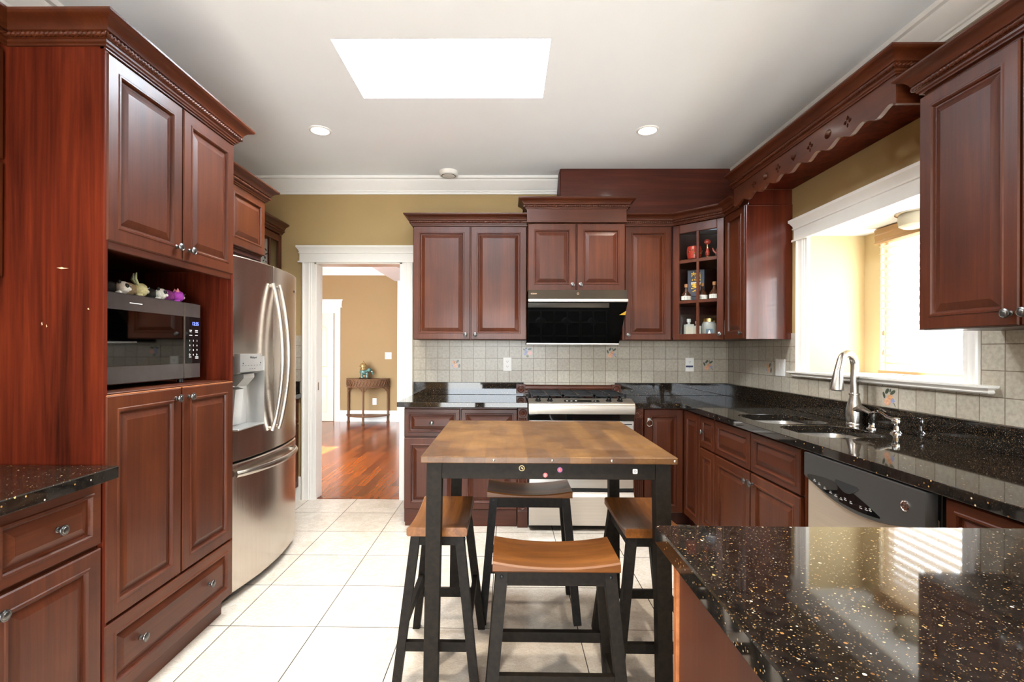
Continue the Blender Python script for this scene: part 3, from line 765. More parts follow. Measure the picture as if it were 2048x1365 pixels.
t = thing('air_switch', 'small chrome disposal button on the worktop between faucet and soap pump', 'button', (1.786, 2.463, CT))
MB().lathe([(.024, 0), (.024, .004), (.016, .009), (.014, .020), (.017, .022), (.017, .028), (0, .029)], seg=22).build('button', 'chrome', t)

# ================================================================== DISHWASHER
t = thing('dishwasher', 'stainless dishwasher with curved dark control band under the window-wall worktop', 'dishwasher', (1.262, 2.112, 0), -PI / 2)
DW = .614
quick('body', 'black_plastic', t, (.0, DW, .03, .58, .10, .862)); quick('toe_kick', 'slot', t, (.0, DW, .06, .08, 0, .10))
m = MB(); zs = [.105, .25, .5, .66, .72]
m.box(.004, DW - .004, 0, .03, .105, .78, b=.004); m.build('door_panel', 'steel_door', t)
pf = [(.002, .862), (.002, .765)]
for k in range(25): u = k / 24; pf.append((.002 + (DW - .004) * u, .765 - .060 * math.sin(PI * u) - .010 * u))
pf += [(DW - .002, .755), (DW - .002, .862)]
pfr = [(x, z) for x, z in pf]
rings = [[(x, d, z) for x, z in pfr] for d in (.02, -.010)]
rings.append([(DW / 2 + (x - DW / 2) * .992, -.016, .815 + (z - .815) * .97) for x, z in pfr])
cb = MB().loft(rings).build('control_band', plain('charcoal_band', (.034, .032, .030), .38), t)
pk = [];
for k in range(21): u = k / 20; pk.append((.03 + .40 * u, .768 - .052 * math.sin(PI * (.06 + .62 * u))))
up = []
for k in range(21): u = 1 - k / 20; up.append((.03 + .40 * u, .775 + .020 * math.sin(PI * min(1, u * 1.0)) - .045 * u * u))
m = MB(); m.prism(pk + up, 'y', -.0172, -.0155); kp = m.build('keypad', 'black_gloss', cb)
hp = [(.20 + .13 * k / 12, .792 - .030 * math.sin(PI * k / 12)) for k in range(13)]
MB().prism(hp + [(.32, .800), (.21, .800)], 'y', -.0178, -.015).build('latch_recess', 'slot', cb)
m = MB()
for i, u in enumerate((.07, .10, .135, .17, .20, .23)): zc = .764 - .050 * math.sin(PI * (.06 + .62 * (u - .03) / .40)) + .012; m.box(u, u + .016, -.0177, -.0171, zc, zc + .003); m.box(u + .003, u + .012, -.0177, -.0171, zc + .006, zc + .008)
for u, z in ((.255, .735), (.285, .732), (.335, .730), (.362, .732), (.38, .735)): m.box(u, u + .013, -.0177, -.0171, z, z + .003); m.box(u, u + .009, -.0177, -.0171, z + .006, z + .0085)
m.build('button_legends', plain('grey_legend', (.34, .33, .32), .5), kp)
o = MB().lathe([(.017, -.0155), (.017, -.0185), (.0145, -.0195), (.0135, -.0185), (0, -.0185)], (.535, 0, .800), 'y', 28).build('badge', 'chrome', cb)
text('GE', .016, 'black_plastic', o, (.535, -.0188, .800), FRONT, 'badge_letters')

# ================================================================== STOVE
t = thing('gas_range', 'stainless gas range with black cooktop between the base cabinets', 'stove', (.157, 3.57, 0))
RW = .748
quick('body', 'black_plastic', t, (.002, RW - .002, .03, .62, .03, .905))
quick('cooktop', 'black_gloss', t, (.0, RW, .06, .625, .898, .914), b=.004)
prof = [(.10, .930), (.062, .930), (-.030, .908), (-.042, .898), (-.046, .885), (-.040, .832), (.03, .832), (.10, .90)]
cpn = MB().prism([(y, z) for y, z in prof], 'x', 0, RW); cp = cpn.build('control_panel', 'steel_warm', t, sharp=40)
sl_ = math.atan2(.022, .092); nrm = (0, -math.sin(sl_), math.cos(sl_))
def onpan(x, u): return (x, .062 - .092 * u, .930 - .022 * u)
RP = Matrix.Rotation(sl_, 3, 'X')
m = MB(); m.box(.255, .505, -.022, .022, 0, .0015); dsp = m.build('display', 'black_gloss', cp); dsp.location = onpan(0, .52); dsp.rotation_euler = (sl_, 0, 0)
m = MB()
for x, w2 in ((.268, .014), (.30, .014), (.332, .014), (.45, .012), (.472, .012)):
    m.box(x, x + w2, -.004, .004, .0015, .002)
m.build('display_keys', 'white_plastic', dsp)
for x in (.068, .152, .572, .652):
    k = MB().lathe([(.021, 0), (.021, .006), (.016, .010), (.0155, .022), (.013, .026), (0, .0265)], seg=20).build('burner_knob', 'black_gloss', cp)
    k.location = onpan(x, .5); k.rotation_euler = (sl_, 0, .3)
    MB().box(-.004, .004, -.017, .017, .010, .036, b=.003).build('knob_grip', 'black_gloss', k)
for gx, gw in ((.03, .225), (.262, .224), (.493, .225)):
    g = MB(); z = .948; y0, y1 = .13, .59
    for a, b2 in (((gx, y0, z), (gx + gw, y0, z)), ((gx, y1, z), (gx + gw, y1, z)), ((gx, y0, z), (gx, y1, z)), ((gx + gw, y0, z), (gx + gw, y1, z)), ((gx + gw / 2, y0, z), (gx + gw / 2, y1, z)),
                  ((gx, (y0 + y1) / 2, z), (gx + gw, (y0 + y1) / 2, z)), ((gx, y0 + .11, z), (gx + gw, y0 + .11, z)), ((gx, y1 - .11, z), (gx + gw, y1 - .11, z))):
        g.bar(a, b2, .011, .014, (0, 0, 1))
    for a in (gx, gx + gw):
        for b2 in (y0, y1): g.bar((a, b2, .912), (a, b2, z + .012), .014, .014)
    g.build('burner_grate', 'iron', t)
    if gw: 
        for yy in (.24, .48):
            MB().lathe([(.05, .912), (.05, .918), (.036, .922), (.036, .930), (.03, .934), (0, .934)], (gx + gw / 2, yy, 0), 'z', 20).build('burner_cap', 'iron', t)
quick('vent_band', 'black_gloss', t, (.004, RW - .004, -.022, .03, .784, .83))
od = quick('oven_door', 'steel', t, (.004, RW - .004, -.028, .03, .305, .782), b=.005)
quick('oven_window', 'black_gloss', od, (.12, RW - .12, -.030, -.02, .42, .66))
quick('vent_slot', 'slot', od, (RW - .075, RW - .02, -.0295, -.02, .756, .763), (.02, .075, -.0295, -.02, .756, .763), b=0)
h = MB().tube([(.05, -.028, .715), (.05, -.075, .72), (.10, -.082, .72), (RW - .10, -.082, .72), (RW - .05, -.075, .72), (RW - .05, -.028, .715)], .011, 10).build('handle', 'steel', od)
quick('gap', 'slot', t, (.006, RW - .006, -.01, .03, .280, .306), b=0)
dd = MB(); dd.prism([(.03, .04), (-.024, .04), (-.028, .05), (-.028, .222), (-.036, .232), (-.040, .246), (-.028, .262), (-.024, .278), (.03, .278)], 'x', .004, RW - .004)
dd.build('warming_drawer', 'steel', t, sharp=40)
t = thing('range_back_trim', 'fluted cherry strip with rosette ends on the wall behind the stove', 'trim', (.085, 4.195, 0))
m = MB(); m.prism([(.028, .0), (.0, .0), (-.002, .006), (.0, .012), (-.0, .030), (-.004, .036), (0, .042), (0, .060), (-.003, .066), (.028, .066)], 'x', .065, .800); o = m.build('strip', 'cherry_x', t, sharp=40); o.location = (0, 0, .925)
rosette(t, .034, .956, .078, -.004, .032); rosette(t, .832, .956, .078, -.004, .032)

# ================================================================== RANGE HOOD
t = thing('range_hood', 'slanted black glass range hood with silver strip below the short cabinet', 'range hood', (.157, 0, 0))
HW = .740
m = MB(); m.prism([(3.735, 1.728), (3.735, 1.66), (4.045, 1.345), (4.235, 1.345), (4.235, 1.728)], 'x', .006, HW - .006); m.build('housing', 'black_plastic', t)
quick('control_glass', 'smoke_gloss', t, (0, HW, 3.722, 3.737, 1.664, 1.732))
st = MB().box(-.001, HW + .001, 3.710, 3.745, 1.642, 1.664, b=.003).build('trim_strip', 'steel', t)
def slant(y0, z0, y1, z1, name, par, x0=0, x1=HW):
    d = Vector((y1 - y0, z1 - z0)).normalized(); n = Vector((d.y, -d.x)) * .008
    if n.x > 0: n = -n
    return MB().prism([(y0, z0), (y1, z1), (y1 + n.x, z1 + n.y), (y0 + n.x, z0 + n.y)], 'x', x0, x1).build(name, 'black_gloss', par)
slant(3.738, 1.642, 3.812, 1.564, 'upper_glass', t); slant(3.814, 1.562, 4.030, 1.337, 'lower_glass', t)
quick('bottom_rim', 'steel', t, (0, HW, 4.015, 4.235, 1.328, 1.340))
y_, z_ = 3.803, 1.557; d_ = Vector((-.690, .724)); n_ = Vector((-.724, -.690)) * .009
m = MB(); a_ = (HW - .001, y_ + n_.x, z_ + n_.y); b2 = (HW - .048, y_ + n_.x, z_ + n_.y); c_ = (HW - .001, y_ + n_.x + d_.x * .04, z_ + n_.y + d_.y * .04)
e_ = Vector((0, n_.x, n_.y)) * .05
m.loft([[a_, b2, c_], [tuple(Vector(p) + e_) for p in (a_, b2, c_)]]); m.build('yellow_sticker', plain('yellow_sticker', (.85, .52, .05), .5), t)
text('ROBAM', .013, 'copper_ink', t, (.042, 3.7215, 1.702), FRONT, 'brand_lettering')
text('\u25cb', .02, 'copper_ink', t, (.37, 3.7215, 1.702), FRONT, 'power_symbol')

# ================================================================== LEFT SIDE: PANTRY
FL = -1.32
t = thing('pantry_cabinet', 'tall cherry pantry cabinet with open microwave niche, left foreground', 'cabinet', (FL, 1.625, 0), PI / 2)
PW, PD = .778, .655
quick('side_panel', 'panel', t, (0, .018, .004, PD, .10, 2.30), (PW - .018, PW, .004, PD, .10, 2.30))
for z0, z1 in ((.10, 1.130), (1.650, 2.30)): quick('body', 'cherry', t, (.018, PW - .018, .02, PD, z0, z1))
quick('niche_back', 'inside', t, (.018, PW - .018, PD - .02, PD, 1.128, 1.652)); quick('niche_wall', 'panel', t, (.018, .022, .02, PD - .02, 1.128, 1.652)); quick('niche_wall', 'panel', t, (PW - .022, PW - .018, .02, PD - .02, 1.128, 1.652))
quick('niche_rail', 'cherry_x', t, (.018, PW - .018, .006, .02, 1.615, 1.655)); quick('niche_floor', 'cherry_x', t, (.018, PW - .018, .012, PD - .02, 1.128, 1.133))
quick('frieze', 'cherry_x', t, (0, PW, .0, .02, 2.266, 2.30))
quick('toe_kick', 'cherry_x', t, (.0, PW - .002, .055, .075, 0, .10))
door(t, .010, .391, 1.642, 2.262, [(.391 - .036, 1.690)]); door(t, .400, PW - .006, 1.642, 2.262, [(.400 + .036, 1.690)])
da = door(t, .010, .391, .372, 1.125, [(.391 - .036, 1.085)]); db = door(t, .400, PW - .006, .372, 1.125, [(.400 + .036, 1.085)])
for d_, a, b2 in ((da, .010, .391), (db, .400, PW - .006)): quick('worn_edge', 'worn', d_, (a + .002, b2 - .002, .002, .02, 1.1235, 1.127), b=.0008)
drawer(t, .006, PW - .006, .105, .362, [(.166, .240), (.580, .240)], fw=.05)
crown(t, [(0, .328), (0, 0), (PW, 0), (PW, .40)], 2.275)
m = MB()
for x, z, w2, h2 in ((.335, 1.542, .020, .005), (.205, 1.352, .011, .006), (.408 - .02, 1.282, .008, .006), (.10, 1.49, .008, .004)):
    pass
for yy, z, w2, h2 in ((.120, 1.546, .040, .004), (.050, 1.412, .007, .004), (.205, 1.362, .005, .008), (.19, 1.355, .004, .006)):
    m.prism([(yy, z), (yy + w2 * .4, z + h2 * .4), (yy + w2 * .55, z + h2), (yy + w2, z + h2 * .3), (yy + w2 * .6, z - h2 * .5)], 'x', -.0006, .001)
m.build('chipped_spots', plain('bare_wood_chip', (.55, .40, .26), .7), t)
# microwave
t = thing('microwave', 'dark glossy microwave sitting in the pantry niche', 'microwave', (-1.42, 1.715, 1.133), PI / 2)
MW, MH = .585, .355
quick('case', 'black_plastic', t, (.004, MW - .004, .02, .40, .022, MH - .006)); 
MG = plain('bronze_gloss', (.050, .040, .036), .07)
fd = MB(); fd.box(0, .468, 0, .022, .018, MH, b=.003); fd = fd.build('door', MG, t)
quick('door_glass', 'mirror_glass', fd, (0.03, .462, -.0012, .004, .085, MH - .062), b=.0005)
quick('door_vent_mark', 'white_plastic', fd, (.15, .215, -.0006, .002, MH - .034, MH - .031), b=0)
cpn = MB().box(.471, MW, 0, .022, .018, MH, b=.003).build('control_panel', MG, t)
quick('keypad', 'black_gloss', cpn, (.476, MW - .001, -.0012, .004, .085, MH - .062), b=.0005)
text('12:35', .022, emission('blue_display', (.10, .14, 1.0), 2.2), cpn, (.545, -.0015, MH - .092), FRONT, 'clock_digits')
for i, row in enumerate(('123', '456', '789', '\u25c7 0 \u25b7'.replace(' ', ''))):
    for j, ch in enumerate(row): text(ch, .011, 'white_plastic', cpn, (.505 + j * .026, -.0015, .186 - i * .021), FRONT, 'key_digit')
m = MB()
for x, z, w2 in ((.502, .232, .018), (.504, .225, .013), (.544, .232, .018), (.544, .225, .019), (.502, .210, .020), (.544, .210, .018), (.500, .112, .016), (.545, .112, .022), (.545, .106, .022)): m.box(x, x + w2, -.0016, -.001, z, z + .0026)
m.build('key_legends', 'white_plastic', cpn)
for x in (.05, MW - .05):
    for y in (.06, .34): MB().lathe([(.014, 0), (.014, .022), (0, .022)], (x, y, 0), seg=12).build('foot', 'black_plastic', t)

# plush toys on the microwave
def plush(name, label, loc, rz, col, head, s=1.0, extras=()):
    t = thing(name, label, 'soft toy', loc, rz, 'soft toys on the microwave')
    mc = plain(name + '_fur', col, .9, vary=.25, scale=160); mh = plain(name + '_face', head, .9, vary=.15, scale=160)
    MB().ball((0, .03 * s, .026 * s), (.030 * s, .044 * s, .027 * s)).build('body', mc, t)
    hd = MB().ball((0, -.022 * s, .027 * s), (.026 * s, .025 * s, .026 * s)).build('head', mh, t)
    for sx in (-1, 1):
        e = MB().ball((sx * .013 * s, -.042 * s, .034 * s), (.0065 * s, .005 * s, .007 * s), 10).build('eye', 'black_gloss', hd)
        MB().ball((sx * .012 * s, -.0465 * s, .037 * s), .0018 * s, 8).build('eye_glint', 'white_plastic', e)
        MB().ball((sx * .020 * s, -.012 * s, .006 * s), (.010 * s, .012 * s, .007 * s), 10).build('paw', mh, t)
    MB().ball((0, -.045 * s, .022 * s), (.010 * s, .006 * s, .007 * s), 10).build('muzzle', 'white_plastic', hd)
    for kind, c2, prm in extras:
        mm = plain(name + '_' + kind, c2, .9, vary=.1)
        for sx in (-1, 1):
            if kind == 'long_ear': MB().tube([(sx * .012 * s, -.012 * s, .045 * s), (sx * .016 * s, .000, .066 * s), (sx * .014 * s, -.004 * s, .090 * s)], [.007 * s, .011 * s, .004 * s], 10, .45, up=(0, 1, 0)).build('ear', mm, hd)
            if kind == 'round_ear': MB().ball((sx * .018 * s, -.014 * s, .048 * s), (.009 * s, .006 * s, .009 * s), 10).build('ear', mm, hd)
            if kind == 'point_ear': MB().lathe([(.008 * s, .044 * s), (.004 * s, .056 * s), (0, .062 * s)], (sx * .016 * s, -.016 * s, 0), seg=10).build('ear', mm, hd)
            if kind == 'eye_patch': MB().ball((sx * .0125 * s, -.037 * s, .034 * s), (.0105 * s, .008 * s, .011 * s), 10).build('eye_patch', mm, hd)
    return t
MT = 1.133 + MH + .0005
PX = -1.475
plush('plush_panda', 'black and white soft toy at the left end of the microwave top', (PX, 1.868, MT), PI / 2 + .5, (.02, .02, .02), (.80, .78, .74), .95, [('round_ear', (.02, .02, .02), 0), ('eye_patch', (.02, .02, .02), 0)])
plush('plush_bunny', 'tan bunny soft toy with pale green ear on the microwave', (PX, 1.958, MT), PI / 2 + .95, (.42, .30, .17), (.62, .56, .30), 1.05, [('long_ear', (.55, .60, .36), 0)])
plush('plush_mouse', 'small grey and pink soft toy squeezed behind the white-faced one', (PX - .085, 2.030, MT), PI / 2 + .3, (.42, .36, .32), (.50, .06, .16), .8, [])
plush('plush_panda', 'white-faced soft toy with big black-ringed eye, beside the purple one', (PX, 2.078, MT), PI / 2 + .55, (.03, .03, .03), (.76, .74, .66), .92, [('eye_patch', (.03, .03, .04), 0), ('round_ear', (.02, .02, .02), 0)])
plush('plush_cat', 'purple cat soft toy at the right end of the microwave top', (PX, 2.185, MT), PI / 2 + .95, (.34, .055, .30), (.40, .05, .42), 1.0, [('point_ear', (.75, .25, .30), 0)])

# near-left base + upper cabinets
t = thing('base_cabinet', 'cherry base cabinet with drawer in the lower left corner of the view', 'cabinet', (FL, 1.25, 0), PI / 2)
quick('body', 'cherry', t, (0, .37, .02, .64, .105, .864)); quick('toe_kick', 'inside', t, (0, .37, .075, .09, 0, .105))
drawer(t, .004, .366, .646, .848, [(.205, .748)]); door(t, .004, .366, .112, .632, [(.032, .588)])
t = thing('base_cabinet', 'cherry base cabinet beside the camera on the left, mostly out of frame', 'cabinet', (FL, .35, 0), PI / 2)
quick('body', 'cherry', t, (0, .898, .02, .64, .105, .864)); drawer(t, .004, .894, .646, .848); door(t, .004, .445, .112, .632); door(t, .453, .894, .112, .632)
t = thing('wall_cabinet', 'cherry wall cabinet with stacked doors at the upper left edge', 'cabinet', (-1.647, .72, 0), PI / 2)
W_ = .90
quick('body', 'cherry', t, (0, W_, .02, .33, 1.51, 2.30))
door(t, .004, .446, 1.903, 2.262); door(t, .454, W_ - .004, 1.903, 2.262); door(t, .004, .446, 1.515, 1.890); door(t, .454, W_ - .004, 1.515, 1.890)
crown(t, [(-.2, .0), (W_ + .0, .0)], 2.275)

# ================================================================== FRIDGE
t = thing('refrigerator', 'stainless french-door refrigerator with bowed handles and door dispenser', 'refrigerator', (-1.40, 2.412, 0), PI / 2)
FW, FZ = .90, 1.760
quick('case', plain('fridge_case_grey', (.16, .16, .16), .5), t, (.006, FW - .006, .07, .88, .03, FZ - .02)); quick('base_grille', 'slot', t, (.03, FW - .03, .07, .10, 0, .05))
def arc(x): u = (x - FW / 2) / (FW / 2); return -.058 * (1 - u * u) + .012 * max(0, (abs(u) - .96) / .04) ** 2
def fdoor(name, x0, x1, z0, z1, hole=None):
    xs = sorted({x0, x1, x0 + .006, x1 - .006, *[x0 + (x1 - x0) * k / 16 for k in range(17)], *((hole[0], hole[1]) if hole else ())})
    zs = sorted({z0, z1, z0 + .006, z1 - .006, *((hole[2], hole[3]) if hole else ())})
    bm = bmesh.new(); g = {}
    def fy(x, z):
        e = min(x - x0, x1 - x, z - z0, z1 - z); return arc(x) + (.006 if e < 1e-6 else 0)
    for i, x in enumerate(xs):
        for j, z in enumerate(zs): g[i, j] = bm.verts.new((x, fy(x, z), z))
    for i in range(len(xs) - 1):
        for j in range(len(zs) - 1):
            xm_, zm_ = (xs[i] + xs[i + 1]) / 2, (zs[j] + zs[j + 1]) / 2
            if hole and hole[0] < xm_ < hole[1] and hole[2] < zm_ < hole[3]: continue
            bm.faces.new((g[i, j], g[i + 1, j], g[i + 1, j + 1], g[i, j + 1]))
    bk = {}
    edge = [(i, 0) for i in range(len(xs))] + [(len(xs) - 1, j) for j in range(1, len(zs))] + [(i, len(zs) - 1) for i in range(len(xs) - 2, -1, -1)] + [(0, j) for j in range(len(zs) - 2, 0, -1)]
    for k in edge: v = g[k].co; bk[k] = bm.verts.new((v.x, .068, v.z))
    for a, b2 in zip(edge, edge[1:] + edge[:1]): bm.faces.new((g[a], bk[a], bk[b2], g[b2]))
    bm.faces.new([bk[k] for k in edge])
    if hole:
        i0, i1 = xs.index(hole[0]), xs.index(hole[1]); j0, j1 = zs.index(hole[2]), zs.index(hole[3])
        he = [(i, j0) for i in range(i0, i1 + 1)] + [(i1, j) for j in range(j0 + 1, j1 + 1)] + [(i, j1) for i in range(i1 - 1, i0 - 1, -1)] + [(i0, j) for j in range(j1 - 1, j0, -1)]
        hb = {k: bm.verts.new((g[k].co.x, .045, g[k].co.z)) for k in he}
        for a, b2 in zip(he, he[1:] + he[:1]):
            f = bm.faces.new((g[a], g[b2], hb[b2], hb[a])); f.material_index = 1
        f = bm.faces.new([hb[k] for k in he]); f.material_index = 1
    bmesh.ops.recalc_face_normals(bm, faces=bm.faces)
    me = bpy.data.meshes.new(name); bm.to_mesh(me); bm.free(); return link(name, me, ['steel_z', 'dispenser_silver'], t, 25)
M['dispenser_silver'] = plain('dispenser_silver', (.50, .49, .47), .32, .75, vary=.03)
H0 = (.088, .348, .868, 1.245)
dl = fdoor('door', .003, FW / 2 - .003, .708, FZ, H0); dr = fdoor('door', FW / 2 + .003, FW - .003, .708, FZ)
fz = fdoor('freezer_drawer', .003, FW - .003, .050, .698)
m = MB(); m.prism([(arc(.2) - .012, 1.258), (arc(.2) - .012, 1.165), (arc(.2) + .030, 1.150), (.04, 1.18), (.04, 1.258)], 'x', .100, .346); cpl = m.build('dispenser_panel', 'dispenser_silver', dl)
text('Whirlpool', .017, 'black_plastic', cpl, (.232, arc(.2) - .0125, 1.238), FRONT, 'brand_lettering')
m = MB()
for x in (.118, .145, .175, .205, .235, .265, .295): m.box(x, x + .014, arc(.2) - .0126, arc(.2) - .011, 1.196, 1.198)
for x in (.19, .215, .24): m.box(x, x + .012, arc(.2) - .0126, arc(.2) - .011, 1.178, 1.180)
for x in (.125, .305): m.box(x, x + .007, arc(.2) - .0126, arc(.2) - .011, 1.205, 1.212)
m.build('panel_legends', 'slot', cpl)
m = MB(); m.prism([(-.035, 1.152), (-.035, 1.130), (.005, 1.085), (.04, 1.10), (.04, 1.152)], 'x', .165, .275); m.build('ice_chute', 'dispenser_silver', dl)
m = MB(); m.prism([(.044, 1.08), (.012, 1.07), (.028, .885), (.044, .885)], 'x', .175, .255); m.build('paddle', 'dispenser_silver', dl)
quick('drip_tray', 'dispenser_silver', dl, (H0[0], H0[1], -.050, .044, .868, .876))
def bow(x, par):
    p = []
    for k in range(21):
        u = k / 20; z = .822 + (1.655 - .822) * u; p.append((x, arc(x) - .012 - .058 * math.sin(PI * u) ** .8, z))
    h = MB().tube(p, .0125, 12, flat=.8, up=(1, 0, 0)).build('handle', 'nickel', par)
    m = MB()
    for z in (.835, 1.642): m.tube([(x, arc(x) + .004, z), (x, arc(x) - .018, z)], .010, 10)
    m.build('handle_mount', 'nickel', h)
bow(FW / 2 - .040, dl); bow(FW / 2 + .040, dr)
p = [(.10 + .70 * k / 20, arc(.10 + .70 * k / 20) - .012 - .042 * math.sin(PI * k / 20) ** .6, .648) for k in range(21)]
h = MB().tube(p, .0125, 12, flat=1.35).build('handle', 'nickel', fz)
m = MB()
for k in (1, 19): m.tube([(p[k][0], arc(p[k][0]) + .004, .648), (p[k][0], p[k][1], .648)], .010, 10)
m.build('handle_mount', 'nickel', h)
m = MB(); m.ball((.80, arc(.80) - .001, 1.655), (.014, .002, .008), 14); m.build('badge', 'pewter', dr)
# over the fridge
t = thing('wall_cabinet', 'cherry wall cabinet above the refrigerator', 'cabinet', (-1.588, 2.412, 0), PI / 2)
quick('body', 'cherry', t, (0, .85, .02, .73, 1.885, 2.30)); quick('light_rail', 'inside', t, (0, .85, .03, .06, 1.86, 1.886))
door(t, .004, .420, 1.892, 2.248); door(t, .428, .846, 1.892, 2.248)
crown(t, [(.02, 0), (.85, 0), (.85, .70)], 2.243)
# far left corner
t = thing('display_cabinet', 'dark glass-door wall cabinet in the far left corner beside the doorway', 'cabinet', (-1.925, 3.42, 0), PI / 2)
W_ = .826
b_ = MB(); b_.box(0, W_, .36, .38, 1.362, 2.26); b_.box(0, .018, .02, .36, 1.362, 2.26); b_.box(W_ - .018, W_, .02, .36, 1.362, 2.26); b_.box(0, W_, .02, .36, 2.24, 2.30); b_.box(0, W_, .02, .36, 1.362, 1.38)
b_.build('body', 'inside', t); quick('shelf', 'inside', t, (.018, W_ - .018, .03, .36, 1.895, 1.91))
for x0, x1 in ((.003, .410), (.416, W_ - .003)):
    g_ = MB()
    for q in ((x0, x0 + .05, 1.364, 2.248), (x1 - .05, x1, 1.364, 2.248), (x0 + .05, x1 - .05, 1.364, 1.42), (x0 + .05, x1 - .05, 2.19, 2.248), ((x0 + x1) / 2 - .009, (x0 + x1) / 2 + .009, 1.42, 2.19), (x0 + .05, x1 - .05, 1.905, 1.923)): g_.box(q[0], q[1], 0, .02, q[2], q[3], b=.002)
    gd = g_.build('door', 'cherry', t); MB().box(x0 + .045, x1 - .045, .012, .014, 1.41, 2.20).build('glass_pane', 'glass', gd)
crown(t, [(0, 0), (W_ - .002, 0)], 2.255)
quick('reflection_back', 'tan', t, (.018, W_ - .018, .352, .359, 1.385, 2.24)); quick('reflection_lining', 'tan', t, (W_ - .024, W_ - .018, .03, .352, 1.385, 2.24))  # tan panels stand in for the wall reflected in the glass
t = thing('gift_box', 'tall white box with dark floral print behind the far left glass door', 'box', (-1.990, 4.075, 1.912), .45)
quick('carton', 'white_plastic', t, (-.038, .038, -.015, .015, 0, .275), b=.001)
m = MB()
for i, (x, z, r1, r2, an) in enumerate(((-.012, .20, .012, .005, .6), (.010, .185, .013, .005, 2.2), (-.004, .165, .012, .006, 1.2), (.014, .150, .011, .005, .3), (-.014, .140, .013, .005, 2.5), (.004, .120, .012, .006, 1.7), (-.006, .095, .010, .004, .9), (.012, .085, .008, .004, 2.0))):
    m.prism([(x + r1 * math.cos(q) * math.cos(an) - r2 * math.sin(q) * math.sin(an), z + r1 * math.cos(q) * math.sin(an) + r2 * math.sin(q) * math.cos(an)) for q in [2 * PI * k / 10 for k in range(10)]], 'y', -.0157, -.0145)
m.build('floral_print', 'black_plastic', t)
t = thing('base_cabinet', 'cherry base cabinet in the far left corner, beyond the fridge', 'cabinet', (-1.770, 3.36, 0), PI / 2)
quick('body', 'cherry', t, (0, .885, .02, .54, .105, .866)); quick('toe_kick', 'inside', t, (0, .885, .07, .09, 0, .105))
drawer(t, .004, .44, .655, .858); drawer(t, .448, .88, .655, .858, [(.66, .757)]); door(t, .004, .44, .112, .644); door(t, .448, .88, .112, .644, [(.48, .594)])

# ================================================================== TABLE
TX0, TX1, TY0, TY1, TZ = -.305, .604, 1.765, 2.672, .905
t = thing('pub_table', 'square pub table with worn butcher-block top and black legs in the middle', 'table', ((TX0 + TX1) / 2, (TY0 + TY1) / 2, 0))
hx, hy = (TX1 - TX0) / 2, (TY1 - TY0) / 2
top = quick('tabletop', 'butcher', t, (-hx, hx, -hy, hy, TZ - .024, TZ), b=.003)
pins = ((-.045, .893), (.161, .893), (.371, .893), (.592, .893))
for x, z in pins: MB().lathe([(.0048, 0), (.0048, -.002), (.003, -.0035), (0, -.004)], (x - (TX0 + TX1) / 2, -hy, z), 'y', 14).build('tack', 'nickel', top)
lx0, lx1, ly0, ly1, LW = -hx + .020, hx - .020, -hy + .020, hy - .020, .054
for sx in (-1, 1):
    for sy in (-1, 1):
        cx_ = (lx0 + LW / 2) if sx < 0 else (lx1 - LW / 2); cy_ = (ly0 + LW / 2) if sy < 0 else (ly1 - LW / 2)
        m = MB(); m.bar((cx_, cy_, TZ - .024), (cx_ + sx * .012, cy_ + sy * .012, 0), LW, LW, (1, 0, 0), LW * .92, LW * .92); m.build('leg', 'black_paint', t)
ap0 = TZ - .024 - .060
for q in ((lx0 + LW, lx1 - LW, ly0 + .004, ly0 + .024), (lx0 + LW, lx1 - LW, ly1 - .024, ly1 - .004), (lx0 + .004, lx0 + .024, ly0 + LW, ly1 - LW), (lx1 - .024, lx1 - .004, ly0 + LW, ly1 - LW)):
    ap = MB().box(q[0], q[1], q[2], q[3], ap0, TZ - .024, b=.001).build('apron', 'black_paint', t)
    if q[2] == ly0 + .004: front_apron = ap
SY = ly0 + .004
def sticker(label, x, z, prof, mats):
    m = MB(); xx = x - (TX0 + TX1) / 2
    for mi, (pts) in enumerate(prof): m.prism([(xx + a, z + b) for a, b in pts], 'y', SY - .0006 - .0002 * mi, SY, mi=mi)
    o = m.build('sticker', mats, front_apron); o['label'] = label; return o
def circ(r, n=20, cx=0, cz=0): return [(cx + r * math.cos(2 * PI * k / n), cz + r * math.sin(2 * PI * k / n)) for k in range(n)]
ink_gold = plain('pale_gold_ink', (.55, .42, .20), .5); ink_red = plain('red_ink', (.50, .06, .06), .5); ink_pink = plain('pink_ink', (.75, .35, .38), .5); ink_violet = plain('violet_ink', (.20, .08, .30), .5)
sticker('round gold ring sticker with a hooked arrow', .055, .860, [circ(.0104), circ(.0080), [(-.004, .001), (.001, .005), (.001, .0025), (.005, .001), (.004, -.004), (.0015, -.0045), (.002, -.001), (-.001, -.001)]], [ink_gold, M['black_paint'], ink_gold])
sticker('worn red and white round sticker, lower', .139, .836, [circ(.0085, 9), [(-.003, -.006), (-.001, -.006), (-.001, .005), (-.003, .004)], [(.001, -.005), (.003, -.004), (.003, .004), (.001, .005)]], [ink_red, ink_pink, ink_pink])
sticker('worn red and violet round sticker, upper', .191, .855, [circ(.0095, 11), circ(.0070, 9), [(-.002, -.004), (.0, -.004), (.0, .004), (-.002, .004)]], [ink_violet, ink_red, ink_pink])
sticker('white rounded square sticker with a small face', .459, .851, [rrect(-.0085, .0085, -.0085, .0085, .003, 3), circ(.004, 12), circ(.0025, 10)], [M['white_plastic'], M['slot'], M['white_plastic']])

